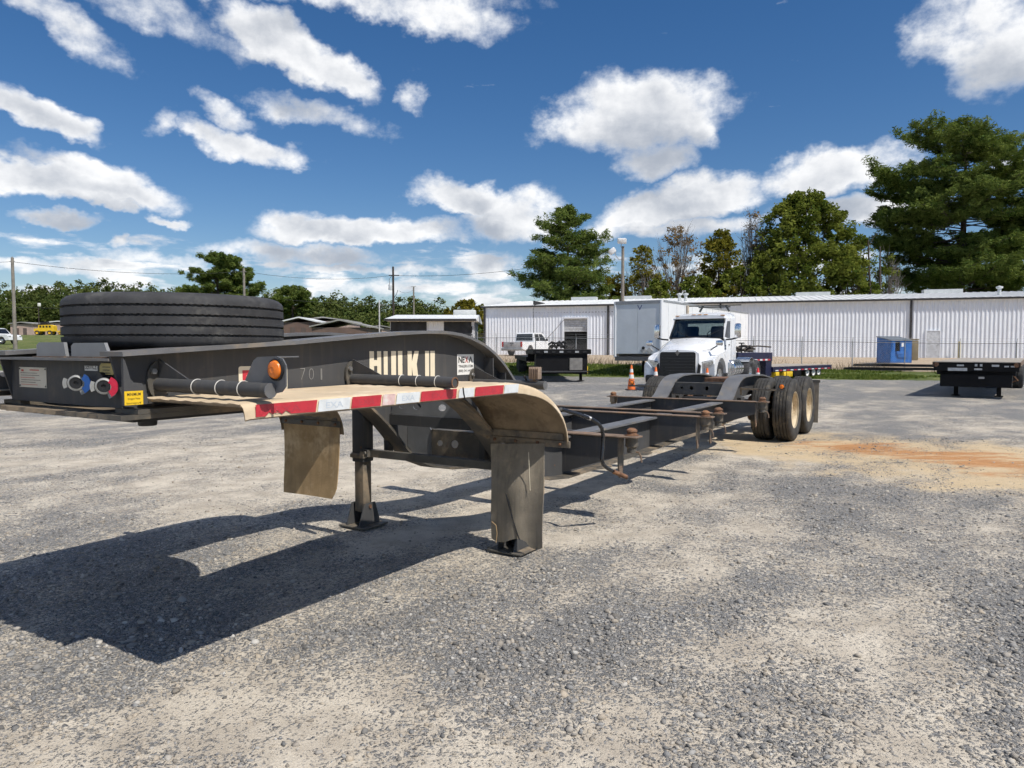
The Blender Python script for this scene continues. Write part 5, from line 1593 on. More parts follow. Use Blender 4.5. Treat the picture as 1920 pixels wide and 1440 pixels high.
m = P(); m.lathe([(1e-4, 1.16), (.48, 1.16), (.5, 1.2), (.2, 1.26), (1e-4, 1.26)], (6.0, 0, 0), 'z', 20); m.build('fifth_wheel', blackt, TRK)

# white box trailer
vb = AD(1240, 640, 37.0)
VAN = empty('box_trailer', (vb.x, vb.y, 0), math.pi / 2 - R(33)); tag(VAN, 'long white box trailer parked behind the white truck, shade-toned front wall towards us', 'trailer')
# here v=0 is the near right corner, the front wall runs to v=-2.6
z0, z1 = 1.0, 3.94
m = P(); m.box((8.1, .0, (z0 + z1) / 2 + .06), (16.1, .05, z1 - z0 - .12)); sd = m.build('side_wall', vpaint, VAN, smooth=0)
for i in range(13):
    m = P(); m.box((.9 + i * 1.22, .029, (z0 + z1) / 2 + .06), (.05, .012, z1 - z0 - .14)); m.build('panel_joint', M('panel_joint', (.68, .69, .70), .4), sd, smooth=0)
m = P(); m.box((8.1, -2.59, (z0 + z1) / 2), (16.1, .05, z1 - z0)); m.build('side_wall', vpaint, VAN, smooth=0)
fw = M('shaded_front_wall', (.64, .67, .69), .35, 0, .06, .9, .25, 2.0, dirt=(.55, .57, .58), damt=.3, dscale=.7)  # trailer white greyed, the front's shade is in the colour
for i in range(2):
    m = P(); m.box((-.01, -.70 - i * 1.20, (z0 + z1) / 2 + .05), (.05, 1.19, z1 - z0 - .3)); m.build('front_panel', fw, VAN, smooth=0)
m = P(); m.box((-.02, -1.30, z1 - .08), (.09, 2.5, .16)); m.build('header_rail', M('header_grey', (.26, .27, .28), .5), VAN, smooth=0)
m = P(); m.tube([(.02, -.02, z0), (.02, -.02, z1)], .10, 14); m.build('corner_post', vpaint, VAN)
m = P(); m.tube([(.02, -2.57, z0), (.02, -2.57, z1)], .09, 14); m.build('corner_post', vpaint, VAN)
m = P(); m.box((8.1, .01, z1 - .03), (16.15, .07, .10)); m.build('top_rail', M('rail_alu', (.42, .43, .44), .4, .5), VAN, smooth=0)
m = P(); m.box((8.1, -1.30, z1), (16.1, 2.6, .03)); m.build('roof', vpaint, VAN, smooth=0)
m = P(); m.box((8.1, 0, z0 - .02), (16.15, .08, .16)); m.build('bottom_rail', blackt, VAN, smooth=0)
m = P(); m.box((-.03, -1.3, z0 - .06), (.10, 2.5, .22)); m.build('nose_sill', M('nose_sill_dark', (.10, .10, .105), .6), VAN, smooth=0)
m = P(); m.box((8.1, -1.3, z0 - .12), (16.0, 2.4, .10)); m.build('floor_frame', blackt, VAN, smooth=0)
text_part('logo_mark', 'V', M('logo_blue', (.03, .05, .18), .5), VAN, (-.037, 1.32, z1 - .48), (0, -1, 0), (0, 0, 1), .26, .28)
for v in (-.62, -.95): 
    m = P(); m.box((-.05, v, z0 + .36), (.05, .26, .26), Matrix.Rotation(R(45), 3, 'X')); m.build('placard_holder', M('placard', (.45, .44, .42), .5), VAN)
m = P(); m.lathe([(1e-4, -.10), (.08, -.10), (.08, -.03)], (0, -.95, z0 + .5), 'x', 10); m.build('air_coupling', grille_m, VAN)
for s_, v in ((1, -.55), (-1, -2.05)):
    m = P(); m.box((2.6, v, .52), (.12, .12, .95)); m.box((2.6, v, .03), (.28, .28, .03)); m.build('landing_leg', blackt, VAN)
    for u in (12.9, 14.1):
        small_wheel(VAN, (u, -(v + (.15 if s_ == 1 else -.15)), .5), .5, .56, alu)
m = P(); m.box((13.5, -1.3, .62), (2.4, 1.6, .30)); m.build('bogie', blackt, VAN)

# black drop-deck trailer seen from its front, left of the box trailer
fb = AD(1054, 660, 31.5)
DK = empty('drop_deck_trailer', (fb.x, fb.y, 0), math.pi / 2 + R(3)); tag(DK, 'black drop-deck trailer seen end-on with a heap of straps, left of the box trailer', 'trailer')
m = P(); m.box((2.0, 0, 1.33), (4.0, 2.55, .20)); m.build('upper_deck', blackt, DK)
m = P(); m.box((2.0, 0, 1.44), (3.98, 2.5, .015)); m.build('deck_boards', M('dark_deck', (.05, .048, .045), .8), DK)
m = P(); m.box((.55, 0, .80), (.9, 2.25, .86)); m.build('nose_box', blackt, DK)
m = P(); m.box((.08, .62, .80), (.05, .56, .52)); m.build('tool_box_door', M('tool_box_grey', (.20, .19, .175), .6), DK)
m = P(); m.box((.06, .1, .47), (.08, 2.1, .06)); m.build('front_step', M('step_dark', (.05, .05, .052), .5), DK)
m = P(); m.box((9.0, 0, .95), (10.0, 2.55, .22)); m.build('lower_deck', blackt, DK)
m = P(); m.box((4.0, 0, 1.12), (.25, 2.4, .6)); m.build('step_wall', blackt, DK)
for v in (-.85, .95):
    m = P(); m.box((.9, v, .55), (.12, .12, .98)); m.box((.9, v, .035), (.26, .26, .03)); m.build('landing_leg', blackt, DK)
for i in range(7):
    m = P(); m.box((-.012, -1.05 + i * .34, 1.33), (.02, .16, .08)); m.build('deck_light' if i % 2 else 'stake_pocket', M('pale_reflector', (.34, .35, .36), .4) if i % 2 else blackp, DK)
m = P()
for i in range(26):
    a_ = random.uniform(0, 6.28); c_ = Vector((random.uniform(.5, 1.1), random.uniform(-.45, .25), 1.47 + random.uniform(0, .28)))
    r_ = random.uniform(.08, .17); d_ = Vector((math.cos(a_), math.sin(a_), random.uniform(-.4, .4))) * r_
    m.tube([c_ - d_, c_ + Vector((0, 0, r_ * .7)), c_ + d_], random.uniform(.02, .05), 6)
tag(m.build('strap_heap', M('strap_black', (.02, .02, .02), .8), None), 'heap of black straps and chains lying on the black drop-deck trailer', 'strap heap', kind='stuff')
o_ = bpy.data.objects['strap_heap']; o_.location = DK.location; o_.rotation_euler = DK.rotation_euler
for u in (11.0, 12.25):
    for s in (1, -1): small_wheel(DK, (u, -s * 1.0, .45), .45, .5, alu)
m = P(); m.box((1.2, 1.22, .52), (.35, .16, .34), bev=.03); m.build('yellow_box', M('yellow_paint', (.72, .48, .02), .45), DK)
m = P(); m.box((1.3, 1.2, .88), (.14, .14, .22)); m.build('white_box', white_v, DK)

# black flatbed trailer at right, seen from its front
fb = AD(1829, 680, 21.4)
FT = empty('flatbed_trailer', (fb.x, fb.y, 0), math.pi / 2 - R(36)); tag(FT, 'black flatbed trailer with worn wooden deck parked at the right edge on two legs', 'trailer')
FT.scale = (1, .9, 1)
m = P(); m.box((5.0, 0, 1.04), (10.0, 2.42, .05)); m.build('deck_frame', blackt, FT)
for i in range(12):
    m = P(); m.box((5.0, -1.10 + i * .2, 1.077), (9.98, .193, .025)); m.build('deck_board', deckw, FT)
m = P(); m.box((.03, 0, .93), (.06, 2.38, .24)); nb = m.build('front_sill', blackt, FT)
for s in (1, -1):
    m = P(); m.box((5.0, s * 1.215, 1.02), (10.0, .03, .12)); m.build('side_rail', rust_edge, FT)
    m = P(); m.tube([(.05, s * 1.11, 1.0), (-.03, s * 1.11, 1.0)], .07, 10); m.build('corner_light', rusty, FT)
    m = P(); m.box((1.15, s * .62, .50), (.13, .13, .92)); m.box((1.15, s * .62, .03), (.25, .25, .025)); m.build('landing_leg', blackt, FT)
    m = P(); m.box((5.0, s * .5, .80), (9.8, .12, .42)); m.build('main_beam', blackt, FT)
    for u in (7.6, 8.8): small_wheel(FT, (u, -s * .95, .48), .48, .5, rusty)
m = P(); m.box((.5, 0, .62), (.9, 2.0, .56)); m.build('coupler_box', blackt, FT)
m = P(); m.box((.4, 0, .80), (.7, 2.2, .2)); m.build('bolster_plate', blackt, FT)
m = P(); m.tube([(.2, .9, .85), (.35, 1.15, .55), (.6, .9, .45), (.9, .75, .55)], .02, 6); m.build('crank', rusty, FT)
for (v, z, w, h) in ((-.5, .86, .55, .09), (-.42, .98, .2, .05), (.02, .99, .07, .07), (.16, .99, .07, .07), (.08, .87, .22, .05), (.55, .98, .2, .06), (.85, .96, .12, .04), (1.02, .96, .12, .04)):
    m = P(); m.box((-.004, v, z), (.012, w, h)); m.build('sticker', M('faded_sticker', (.42, .43, .44), .5), nb, smooth=0)
m = P(); m.box((-.02, .18, .62), (.02, .16, .06)); m.build('plate', M('faded_sticker2', (.3, .3, .3), .5), FT, smooth=0)

# navy drop-deck trailer behind the truck
ne_ = AD(1525, 690, 37.0); nb_ = Vector((ne_.x - .707 * 8.3, 37.0 - .707 * 8.3, 0))
ang = math.atan2(ne_.x - nb_.x, ne_.y - nb_.y)
NV = empty('navy_trailer', (nb_.x, nb_.y, 0), math.pi / 2 - ang); tag(NV, 'navy blue drop-deck trailer with three axles parked behind the white truck', 'trailer')
L_ = math.hypot(ne_.x - nb_.x, ne_.y - nb_.y)
nz = 0.0
tt = lambda px: (AD(px, 680, 1).x and None)
def nv_u(px):          # station along the trailer side for a photo column
    r = pix_dir(px, 680); ux, uy = math.sin(ang), math.cos(ang)
    k = (nb_.x * uy - nb_.y * ux) / (r.x * uy - r.y * ux)
    return (r.x * k - nb_.x) * ux + (r.y * k - nb_.y) * uy
ua, ub_, uc = nv_u(1384), nv_u(1448), nv_u(1558)
def nz_at(px, py): 
    u = nv_u(px); y_ = nb_.y + u * math.cos(ang); return CH - (py - 652.6) / CF * y_
zU = nz_at(1440, 661); zL = nz_at(1500, 685)
m = P(); m.box(((ua + ub_) / 2, -1.28, zU - .20), (ub_ - ua, 2.56, .40)); m.build('upper_deck', blue_t, NV)
m = P(); m.box((ub_ - .3, -1.28, (zU + zL) / 2 - .3), (.6, 2.5, zU - zL + .3)); m.build('step_wall', blue_t, NV)
m = P(); m.box(((ub_ + uc) / 2, -1.28, zL - .03), (uc - ub_, 2.50, .05)); m.build('deck', deckw, NV)
m = P(); m.box(((ub_ + uc) / 2, 0, zL - .14), (uc - ub_, .08, .22)); sr = m.build('side_rail', blue_t, NV)
for i in range(16):
    u = ub_ + .4 + i * (uc - ub_ - .8) / 15
    m = P(); m.box((u, .045, zL - .20), (.30, .012, .05)); m.build('reflector', red_v if i % 2 else tape_w, sr, smooth=0)
for i in range(6):
    u = (ua + ub_) / 2 + i * (ub_ - ua) / 13
    m = P(); m.box((u, .012, zU - .33), (.30, .012, .07)); m.build('reflector', red_v if i % 2 else tape_w, NV, smooth=0)
m = P(); m.box(((ub_ + uc) / 2, -.9, zL - .34), (uc - ub_ - .5, .15, .2)); m.build('main_beam', blackt, NV)
for px in (1516, 1527.5, 1537):
    u = nv_u(px)
    for v in (-.15, -2.4): small_wheel(NV, (u, -v, .30), .30, .24, M('white_wheel', (.72, .72, .70), .4), rim=.70)
for px, w in ((1456, .5), (1470, .35), (1479, .9)):
    u = nv_u(px); m = P(); m.box((u, -.1, zL - .40), (w * .7, .35, .26), bev=.03); m.build('yellow_tool_box', M('yellow_paint', (.72, .48, .02), .45), NV)
m = P(); m.box((nv_u(1493), -.1, zL - .38), (.9, .35, .26)); m.build('black_tool_box', blackt, NV)
m = P()
for i in range(22):
    u = ua + random.uniform(.3, (ub_ - ua) * .85); v = random.uniform(-1.6, -.2); z = zU + .06 + random.uniform(0, .2)
    a_ = random.uniform(0, 3.1); d_ = Vector((math.cos(a_), math.sin(a_), 0)) * random.uniform(.2, .6)
    c_ = Vector((u, v, z)); m.tube([c_ - d_, c_ + Vector((0, 0, .05)), c_ + d_], random.uniform(.03, .07), 6)
ob = m.build('chain_heap', M('dusty_gear', (.10, .085, .07), .85), None); tag(ob, 'brown heap of chains and timber on the navy trailer', 'chain heap', kind='stuff'); ob.location = NV.location; ob.rotation_euler = NV.rotation_euler
for px in (1378, 1394):
    u = nv_u(px); m = P(); m.tube([(u, -.1, zU), (u, -.1, zU + .42)], .03, 6); m.box((u, -.1, zU + .42), (.35, .1, .05)); m.build('stake', blackp, NV)

# pickups
def pickup(name, loc, rz, label, paint, L=5.6):
    o = empty(name, loc, rz); tag(o, label, 'pickup truck')
    # local x: from tail (0) to nose (L); y across
    low = [(0, .62), (.02, 1.12), (1.85, 1.14), (1.85, 1.10), (4.05, 1.12), (5.35, 1.02), (5.55, .85), (5.58, .5), (5.1, .45)]
    def archp(c): return [(c + .47 * math.cos(R(a_)), .42 + .47 * math.sin(R(a_))) for a_ in range(0, 181, 20)]
    body = [(0, .55), (0, 1.13), (1.85, 1.14), (4.1, 1.16), (5.35, 1.06), (5.55, .88), (5.58, .48), (5.10, .44)] + archp(4.6)[1:] + [(1.75, .42)] + archp(1.25)[1:] + [(.3, .5)]
    m = MB(); m.prism(body, -.98, .98, 'y'); m.build('body', paint, o, smooth=20)
    cab = [(1.90, 1.14), (1.98, 1.80), (2.15, 1.88), (3.35, 1.88), (3.6, 1.80), (4.15, 1.16)]
    m = MB()
    V = []
    for s, w in ((-1, 1), (1, 1)):
        for a_, b_ in cab: V.append((a_, s * (.95 - (b_ - 1.14) * .22), b_))
    n = len(cab); m.add(V, [tuple(range(n)), tuple(reversed(range(n, 2 * n)))] + [(i, (i + 1) % n, n + (i + 1) % n, n + i) for i in range(n)])
    cb = m.build('cab', paint, o, smooth=20)
    for s in (-1, 1):
        for pts in ([(2.08, 1.22), (2.14, 1.76), (2.75, 1.78), (2.78, 1.22)], [(2.88, 1.22), (2.86, 1.78), (3.34, 1.78), (3.55, 1.62), (3.86, 1.24)]):
            m = MB(); V = [(a_, s * (.955 - (b_ - 1.14) * .22), b_) for a_, b_ in pts] + [(a_, s * (.975 - (b_ - 1.14) * .22), b_) for a_, b_ in pts]; n = len(pts)
            m.add(V, [tuple(range(n)), tuple(reversed(range(n, 2 * n)))] + [(i, (i + 1) % n, n + (i + 1) % n, n + i) for i in range(n)]); m.build('side_window', dglass, cb, smooth=0)
        m = MB(); m.box((3.75, s * 1.08, 1.3), (.12, .2, .18), bev=.04); m.build('mirror', blackp, cb)
        m = MB(); m.box((-.01, s * .88, .93), (.06, .16, .42), bev=.02); m.build('tail_light', redl, o)
        m = MB(); m.box((5.5, s * .75, .88), (.12, .36, .2), bev=.04); m.build('headlight', M('headlight_lens', (.5, .51, .5), .12), o)
        for c_ in (1.25, 4.6): small_wheel(o, (c_, s * .85, .40), .40, .26, alu)
    m = MB(); V = [(1.895, -.80, 1.24), (1.895, .80, 1.24), (1.965, .72, 1.78), (1.965, -.72, 1.78)]; m.add(V + [(a_ - .012, b_, c_) for a_, b_, c_ in V], [(0, 1, 2, 3), (7, 6, 5, 4), (0, 4, 5, 1), (1, 5, 6, 2), (2, 6, 7, 3), (3, 7, 4, 0)]); m.build('rear_window', dglass, cb, smooth=0)
    m = MB(); V = [(4.10, -.80, 1.22), (4.10, .80, 1.22), (3.64, .72, 1.78), (3.64, -.72, 1.78)]; m.add(V + [(a_ + .014, b_, c_ + .01) for a_, b_, c_ in V], [(0, 1, 2, 3), (7, 6, 5, 4), (0, 4, 5, 1), (1, 5, 6, 2), (2, 6, 7, 3), (3, 7, 4, 0)]); m.build('windshield', dglass, cb, smooth=0)
    m = MB(); m.box((-.02, 0, .87), (.06, 1.56, .50), bev=.02); tgt = m.build('tailgate', M('tailgate_grey', (.42, .41, .41), .4), o)
    m = MB(); m.box((-.055, 0, 1.02), (.02, .36, .06)); m.box((-.055, 0, .87), (.02, .14, .07)); m.build('tailgate_handle', blackp, tgt)
    m = MB(); m.box((-.10, 0, .52), (.18, 1.85, .2), bev=.04); m.build('bumper', M('bumper_grey', (.35, .35, .35), .4, .5), o)
    return o
q = AD(960, 640, 58.0)
pickup('pickup_truck', (q.x, 58.0, zgf(q.x, 58)), R(58), 'white pickup with grey tailgate parked before the warehouse roll-up door', wpaint)
q = AD(-10, 640, 86)
pickup('pickup_truck', (q.x - 2.5, 86, zgf(q.x, 86) + .0), R(-8), 'white pickup parked side-on by the left utility pole', wpaint)
# ------------------------------------------------------------------ traffic cones
cone_o = M('cone_orange', (.75, .16, .03), .5, 0, .1, 6)
cone_w = M('cone_collar', (.72, .72, .70), .45, 0, .06, 6)
def cone(p, label, collars=True, tip=None):
    o = empty('traffic_cone', p); tag(o, label, 'cone', 'traffic cones round the truck')
    m = MB(); m.lathe([(.145, .03), (.03, .88), (.022, .90), (1e-4, .90)], (0, 0, 0), 'z', 20); b = m.build('cone', tip or cone_o, o)
    for (za, zb) in ((.42, .56), (.64, .76)):
        r = lambda z: .145 + (.03 - .145) * (z - .03) / .85 + .003
        m = MB(); m.lathe([(r(za), za), (r(zb), zb)], (0, 0, 0), 'z', 20); m.build('collar', cone_w, b)
    m = MB(); m.box((0, 0, .018), (.38, .38, .036), bev=.012); m.build('base', blackp, o)
cone((AD(1184, 700, 25.6).x, 25.6, .0), 'orange cone with two white collars left of the far tyre')
cone((AD(1229.6, 700, 22.7).x, 22.7, .0), 'orange cone half hidden between the far tyre and the truck grille')
cone((AD(1326, 700, 21.6).x, 21.6, .0), 'orange cone whose tip shows below the truck headlight')
cone((AD(1421, 700, 21.8).x, 21.8, .0), 'red-tipped cone showing above the near rear rail', tip=M('cone_red', (.6, .03, .03), .5))

# ------------------------------------------------------------------ blue dumpster, bin, posts, beams
blue_d = M('dumpster_blue', (.010, .11, .38), .5, 0, .2, 2, .05, 20, dirt=(.05, .11, .24), damt=.3, dscale=1.5)
dd = 47.6
q = AD(1676, 680, dd)
dz0 = zgf(q.x, dd)
DU = empty('dumpster', (q.x, dd, dz0), R(16)); DU.scale = (.78, .78, .88); tag(DU, 'blue front-load dumpster with an open side door behind the chain-link fence', 'dumpster')
m = MB(); m.prism([(-1.1, .12), (1.1, .12), (1.1, 1.75), (-1.1, 1.75)], -.75, -.70, 'y', holes=[[(-.62, .95), (-.12, .95), (-.12, 1.68), (-.62, 1.68)]]); m.build('front_wall', blue_d, DU, smooth=0)
m = MB(); m.prism([(-.75, .12), (.75, .12), (.75, 2.05), (-.75, 1.75)], -1.1, -1.05, 'x'); m.prism([(-.75, .12), (.75, .12), (.75, 2.05), (-.75, 1.75)], 1.05, 1.1, 'x'); m.box((0, .72, 1.05), (2.2, .05, 1.9)); m.box((0, 0, .14), (2.2, 1.5, .05)); m.build('body_walls', blue_d, DU, smooth=0)
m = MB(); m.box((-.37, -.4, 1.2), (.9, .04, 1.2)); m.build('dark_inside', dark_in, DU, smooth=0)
m = MB(); m.prism([(-.80, 1.74), (-.80, 1.80), (.80, 2.10), (.80, 2.05)], -1.15, 1.15, 'x'); m.build('lid', M('lid_grey', (.12, .14, .16), .6), DU, smooth=0)
m = MB(); m.box((.15, -.79, .62), (1.1, .12, .18)); m.box((-.2, -.82, .85), (.7, .12, .25), bev=.03); m.build('fork_pocket', blue_d, DU)
m = MB(); m.box((.12, -.765, 1.46), (.22, .01, .30)); m.build('notice', white_v, DU, smooth=0)
m = MB(); m.box((-.93, -.77, 1.35), (.08, .06, .8)); m.build('door_stop', blue_d, DU)
q = AD(1716, 676, 52)
m = MB(); m.box((0, 0, .72), (.75, .5, 1.44), bev=.05); m.box((0, 0, 1.50), (.8, .55, .08), bev=.03); o = m.build('storage_bin', M('olive_brown', (.17, .135, .075), .8, 0, .25, 3)); o.location = (q.x, 52.5, zgf(q.x, 52.5)); tag(o, 'brown upright bin right of the blue dumpster', 'bin')
q = AD(1798, 676, 58)
m = MB(); m.lathe([(.09, 0), (.09, 1.25), (.06, 1.32), (1e-4, 1.33)], (0, 0, 0), 'z', 12); o = m.build('bollard', M('bollard_cream', (.60, .52, .28), .6)); o.location = (q.x, 58, zgf(q.x, 58)); tag(o, 'cream bollard by the warehouse service door', 'bollard')
beam_m = M('beam_steel', (.05, .045, .042), .7, .2, .25, 3)
for i, (pa, pb, d, dz, nm) in enumerate(((1582, 1712, 41.8, .0, 'lowest dark steel beam lying along the fence below the dumpster'), (1590, 1755, 42.2, .0, 'middle dark steel beam lying along the fence below the dumpster'), (1600, 1790, 42.6, .16, 'upper dark steel beam stacked along the fence below the dumpster'), (1880, 1990, 39.0, .0, 'dark steel beam lying by the fence behind the flatbed'))):
    a, b = AD(pa, 690, d), AD(pb, 690, d - 1.6 * (pb - pa) / 130)
    z = max(zgf(a.x, a.y), zgf(b.x, b.y)) + .02 + dz
    L = math.hypot(b.x - a.x, b.y - a.y)
    m = MB(); m.box((L / 2, 0, .02), (L, .16, .02)); m.box((L / 2, 0, .15), (L, .16, .02)); m.box((L / 2, 0, .085), (L, .02, .12)); o = m.build('steel_beam', beam_m, smooth=0)
    o.location = (a.x, a.y, z); o.rotation_euler = (0, 0, math.atan2(b.y - a.y, b.x - a.x)); tag(o, nm, 'beam', 'steel beams along the fence')

# ------------------------------------------------------------------ yellow machine far left
ym = M('machine_yellow', (.75, .48, .02), .45, 0, .1, 2)
def machine(px, d, s, label):
    q = AD(px, 640, d); o = empty('yellow_machine', (q.x, d, zgf(q.x, d)), R(10)); tag(o, label, 'machine')
    m = MB(); m.prism([(-2.2, .9), (-2.2, 1.5), (-1.2, 1.7), (-1.2, 2.4), (1.6, 2.5), (2.2, 2.2), (2.3, .9)], -1.0, 1.0, 'y'); m.v = [(a * s, b * s, c * s) for a, b, c in m.v]; m.build('body', ym, o, smooth=0)
    for i in range(4):
        m = MB(); m.box(((-.7 + .7 * i) * s, -1.02 * s, 2.05 * s), (.4 * s, .05, .45 * s)); m.build('grille', dark_in, o)
    m = MB(); m.prism([(-1.0, 2.45), (-.7, 3.2), (.5, 3.3), (1.0, 2.5)], -.8, .8, 'y'); m.v = [(a * s, b * s, c * s) for a, b, c in m.v]; m.build('canopy', dark_in, o, smooth=0)
    for x in (-1.4, 1.4):
        small_wheel(o, (x * s, -1.1 * s, .55 * s), .55 * s, .4 * s, ym); small_wheel(o, (x * s, 1.1 * s, .55 * s), .55 * s, .4 * s, ym)
machine(86, 128, .72, 'yellow construction machine beside the pink shed at far left')
machine(122, 126, .45, 'small yellow machine just left of the spare tyre')

# ------------------------------------------------------------------ grass tufts along the fence (uncountable)
def leaf_mat(name, c1, c2, tr=.25):
    mt = bpy.data.materials.new(name); mt.use_nodes = True; t = mt.node_tree; t.nodes.clear(); g = G(t)
    at = g.n('ShaderNodeAttribute'); at.attribute_name = 'tone'
    c = g.mix(at.outputs['Fac'], c1, c2)
    df = g.n('ShaderNodeBsdfDiffuse'); g.put(df.inputs[0], c)
    tl_ = g.n('ShaderNodeBsdfTranslucent'); g.put(tl_.inputs[0], g.mix(.5, c, (c2[0] * 1.2, c2[1] * 1.3, c2[2] * .6)))
    mx = g.n('ShaderNodeMixShader'); mx.inputs[0].default_value = tr
    t.links.new(df.outputs[0], mx.inputs[1]); t.links.new(tl_.outputs[0], mx.inputs[2])
    out = g.n('ShaderNodeOutputMaterial'); t.links.new(mx.outputs[0], out.inputs[0]); return mt
def blades(n, s0, s1, t0, t1, h, name, label, mat, w=.03):
    s = RNG.uniform(s0, s1, n); t = RNG.uniform(t0, t1, n)
    x = t * FX + s * .301; y = t * FY + s * .954
    k = (fbm(x * .25, y * .25, 3) > -.12); x, y = x[k], y[k]; n = len(x)
    z = zg(x, y); a = RNG.uniform(0, 6.28, n); hh = h * RNG.uniform(.4, 1.3, n); lx = RNG.normal(0, .5, n) * hh; ly = RNG.normal(0, .5, n) * hh
    V = np.stack([np.stack([x - np.cos(a) * w, y - np.sin(a) * w, z - .01], -1), np.stack([x + np.cos(a) * w, y + np.sin(a) * w, z - .01], -1), np.stack([x + lx, y + ly, z + hh], -1)], 1)
    o = mesh_np(name, V.reshape(-1, 3), np.arange(3 * n).reshape(-1, 3), mat, attrs={'tone': np.repeat(RNG.random(n), 3)})
    tag(o, label, 'grass', kind='stuff')
blades(60000, 37.6, 45.8, -22, 30, .10, 'grass_strip', 'strip of green grass between the gravel yard and the fence', leaf_mat('grass_blades', (.055, .10, .02), (.19, .22, .06)), .035)
blades(2600, 46.0, 47.0, -20, 32, .55, 'fence_weeds', 'dry brown weeds growing along the chain-link fence', leaf_mat('dry_weeds', (.08, .07, .035), (.20, .15, .085)), .012)

# ------------------------------------------------------------------ trees
bark = M('pine_bark', (.075, .058, .045), .9, 0, .25, 3, .3, 12)
bark_g = M('grey_bark', (.16, .14, .125), .9, 0, .2, 3, .3, 12)
pine_l = leaf_mat('pine_needles', (.046, .084, .022), (.185, .225, .058), .24)
dec_l = leaf_mat('broad_leaves', (.050, .080, .016), (.20, .22, .045), .3)
yel_l = leaf_mat('yellowing_leaves', (.07, .08, .014), (.26, .22, .04), .3)
dry_l = leaf_mat('rusty_leaves', (.14, .095, .045), (.30, .20, .10), .3)
far_l = leaf_mat('far_foliage', (.042, .068, .020), (.135, .155, .048), .2)

def leaf_cloud(C, rad, per, size, flat=.8, seed=0, up=.3, thin=1.0):
    """many small leaf faces spread through clumps: C (n,3) centres, rad (n,) clump radii"""
    rg = np.random.default_rng(seed)
    n = len(C); N = n * per
    d = rg.normal(size=(N, 3)); d /= np.linalg.norm(d, axis=1, keepdims=True)
    r = np.repeat(rad, per) * rg.random(N) ** .45
    c = np.repeat(C, per, 0) + d * r[:, None] * np.array([1, 1, flat])
    a = rg.normal(size=(N, 3)); a[:, 2] *= .6; a /= np.linalg.norm(a, axis=1, keepdims=True)
    b = rg.normal(size=(N, 3)); b -= a * (a * b).sum(1, keepdims=True); b /= np.linalg.norm(b, axis=1, keepdims=True)
    s = size * rg.uniform(.6, 1.4, N)
    V = np.stack([c - a * s[:, None] * .5 - b * s[:, None] * .3 * thin, c + a * s[:, None] * .7, c + b * s[:, None] * .45 * thin - a * s[:, None] * .1 + np.array([0, 0, up * .2]) * s[:, None]], 1)
    tone = np.clip(np.repeat(rg.normal(.5, .22, n), per) + rg.normal(0, .18, N) , 0, 1)
    return V, np.repeat(tone, 3)

def pine(name, px, d, px_top_y, r_list, label, seed, per=46, size=.34, nb=70, trunk_r=.38, group='pines', lean=0, z_base=None, tuft=1.0):
    """r_list: (height fraction, crown radius in metres)"""
    rg = np.random.default_rng(seed)
    t_ = AD(px, px_top_y, d); z0 = zgf(t_.x, d) - .1 if z_base is None else z_base
    H = t_.z - z0
    o = empty(name, (t_.x, d, z0)); tag(o, label, 'tree', group)
    m = MB(); tr = []
    for i in range(9):
        f = i / 8; tr.append((.12 * math.sin(f * 4 + seed) * f + lean * f, .1 * math.cos(f * 3 + seed) * f, H * .97 * f))
    m.tube(tr, trunk_r, 10, rs=[trunk_r * (1 - .85 * i / 8) for i in range(9)])
    fr = [a for a, b in r_list]; rr = [b for a, b in r_list]
    C, RD = [], []
    for i in range(nb):
        f = fr[0] + (fr[-1] - fr[0]) * ((i + rg.random()) / nb)
        R_ = np.interp(f, fr, rr) * rg.uniform(.55, 1.12)
        a = rg.uniform(0, 2 * math.pi)
        if i % 3 == 0: a = (i * 2.399) % (2 * math.pi)
        zb = H * f; base = Vector((np.interp(f, [0, 1], [0, lean]), 0, zb * .985))
        rise = R_ * rg.uniform(.0, .38) + (.1 if f > .8 else -.05) * R_
        tip = base + Vector((math.cos(a) * R_, math.sin(a) * R_, rise))
        midp = base.lerp(tip, .5) + Vector((0, 0, -.06 * R_ + rg.uniform(-.1, .1)))
        rb = max(.02, trunk_r * .22 * (1 - f * .6))
        m.tube([base, midp, tip], rb, 5, rs=[rb, rb * .65, rb * .3])
        # side shoots carrying small needle tufts
        k = max(3, int(R_ * 1.5))
        ax_ = Vector((-math.sin(a), math.cos(a), 0))
        for j in range(k):
            q = .34 + .66 * (j + rg.random()) / k
            p = base.lerp(midp, q * 2) if q < .5 else midp.lerp(tip, (q - .5) * 2)
            ln = R_ * (.10 + .26 * (1 - abs(q - .62) * 1.4)) * rg.uniform(.5, 1.2)
            sd = 1 if rg.random() < .5 else -1
            e = p + ax_ * sd * ln + Vector((math.cos(a), math.sin(a), 0)) * ln * .55 + Vector((0, 0, ln * rg.uniform(.1, .6)))
            if ln > .5: m.tube([p, e], rb * .3, 4, rs=[rb * .35, rb * .12])
            nt = max(2, int(ln * 2.6))
            for t__ in range(nt):
                cc = p.lerp(e, (t__ + rg.uniform(.5, 1.2)) / nt)
                C.append(cc + Vector((rg.normal(), rg.normal(), rg.normal() * .6)) * .16); RD.append(rg.uniform(.34, .66) * tuft)
        C.append(tip); RD.append(.6 * tuft)
    m.build('trunk', bark, o)
    V, tone = leaf_cloud(np.array([c[:] for c in C]), np.array(RD), per, size, .8, seed, thin=.40)
    cr = mesh_np('crown', V.reshape(-1, 3), np.arange(len(V) * 3).reshape(-1, 3), pine_l, o, attrs={'tone': tone})
    return o

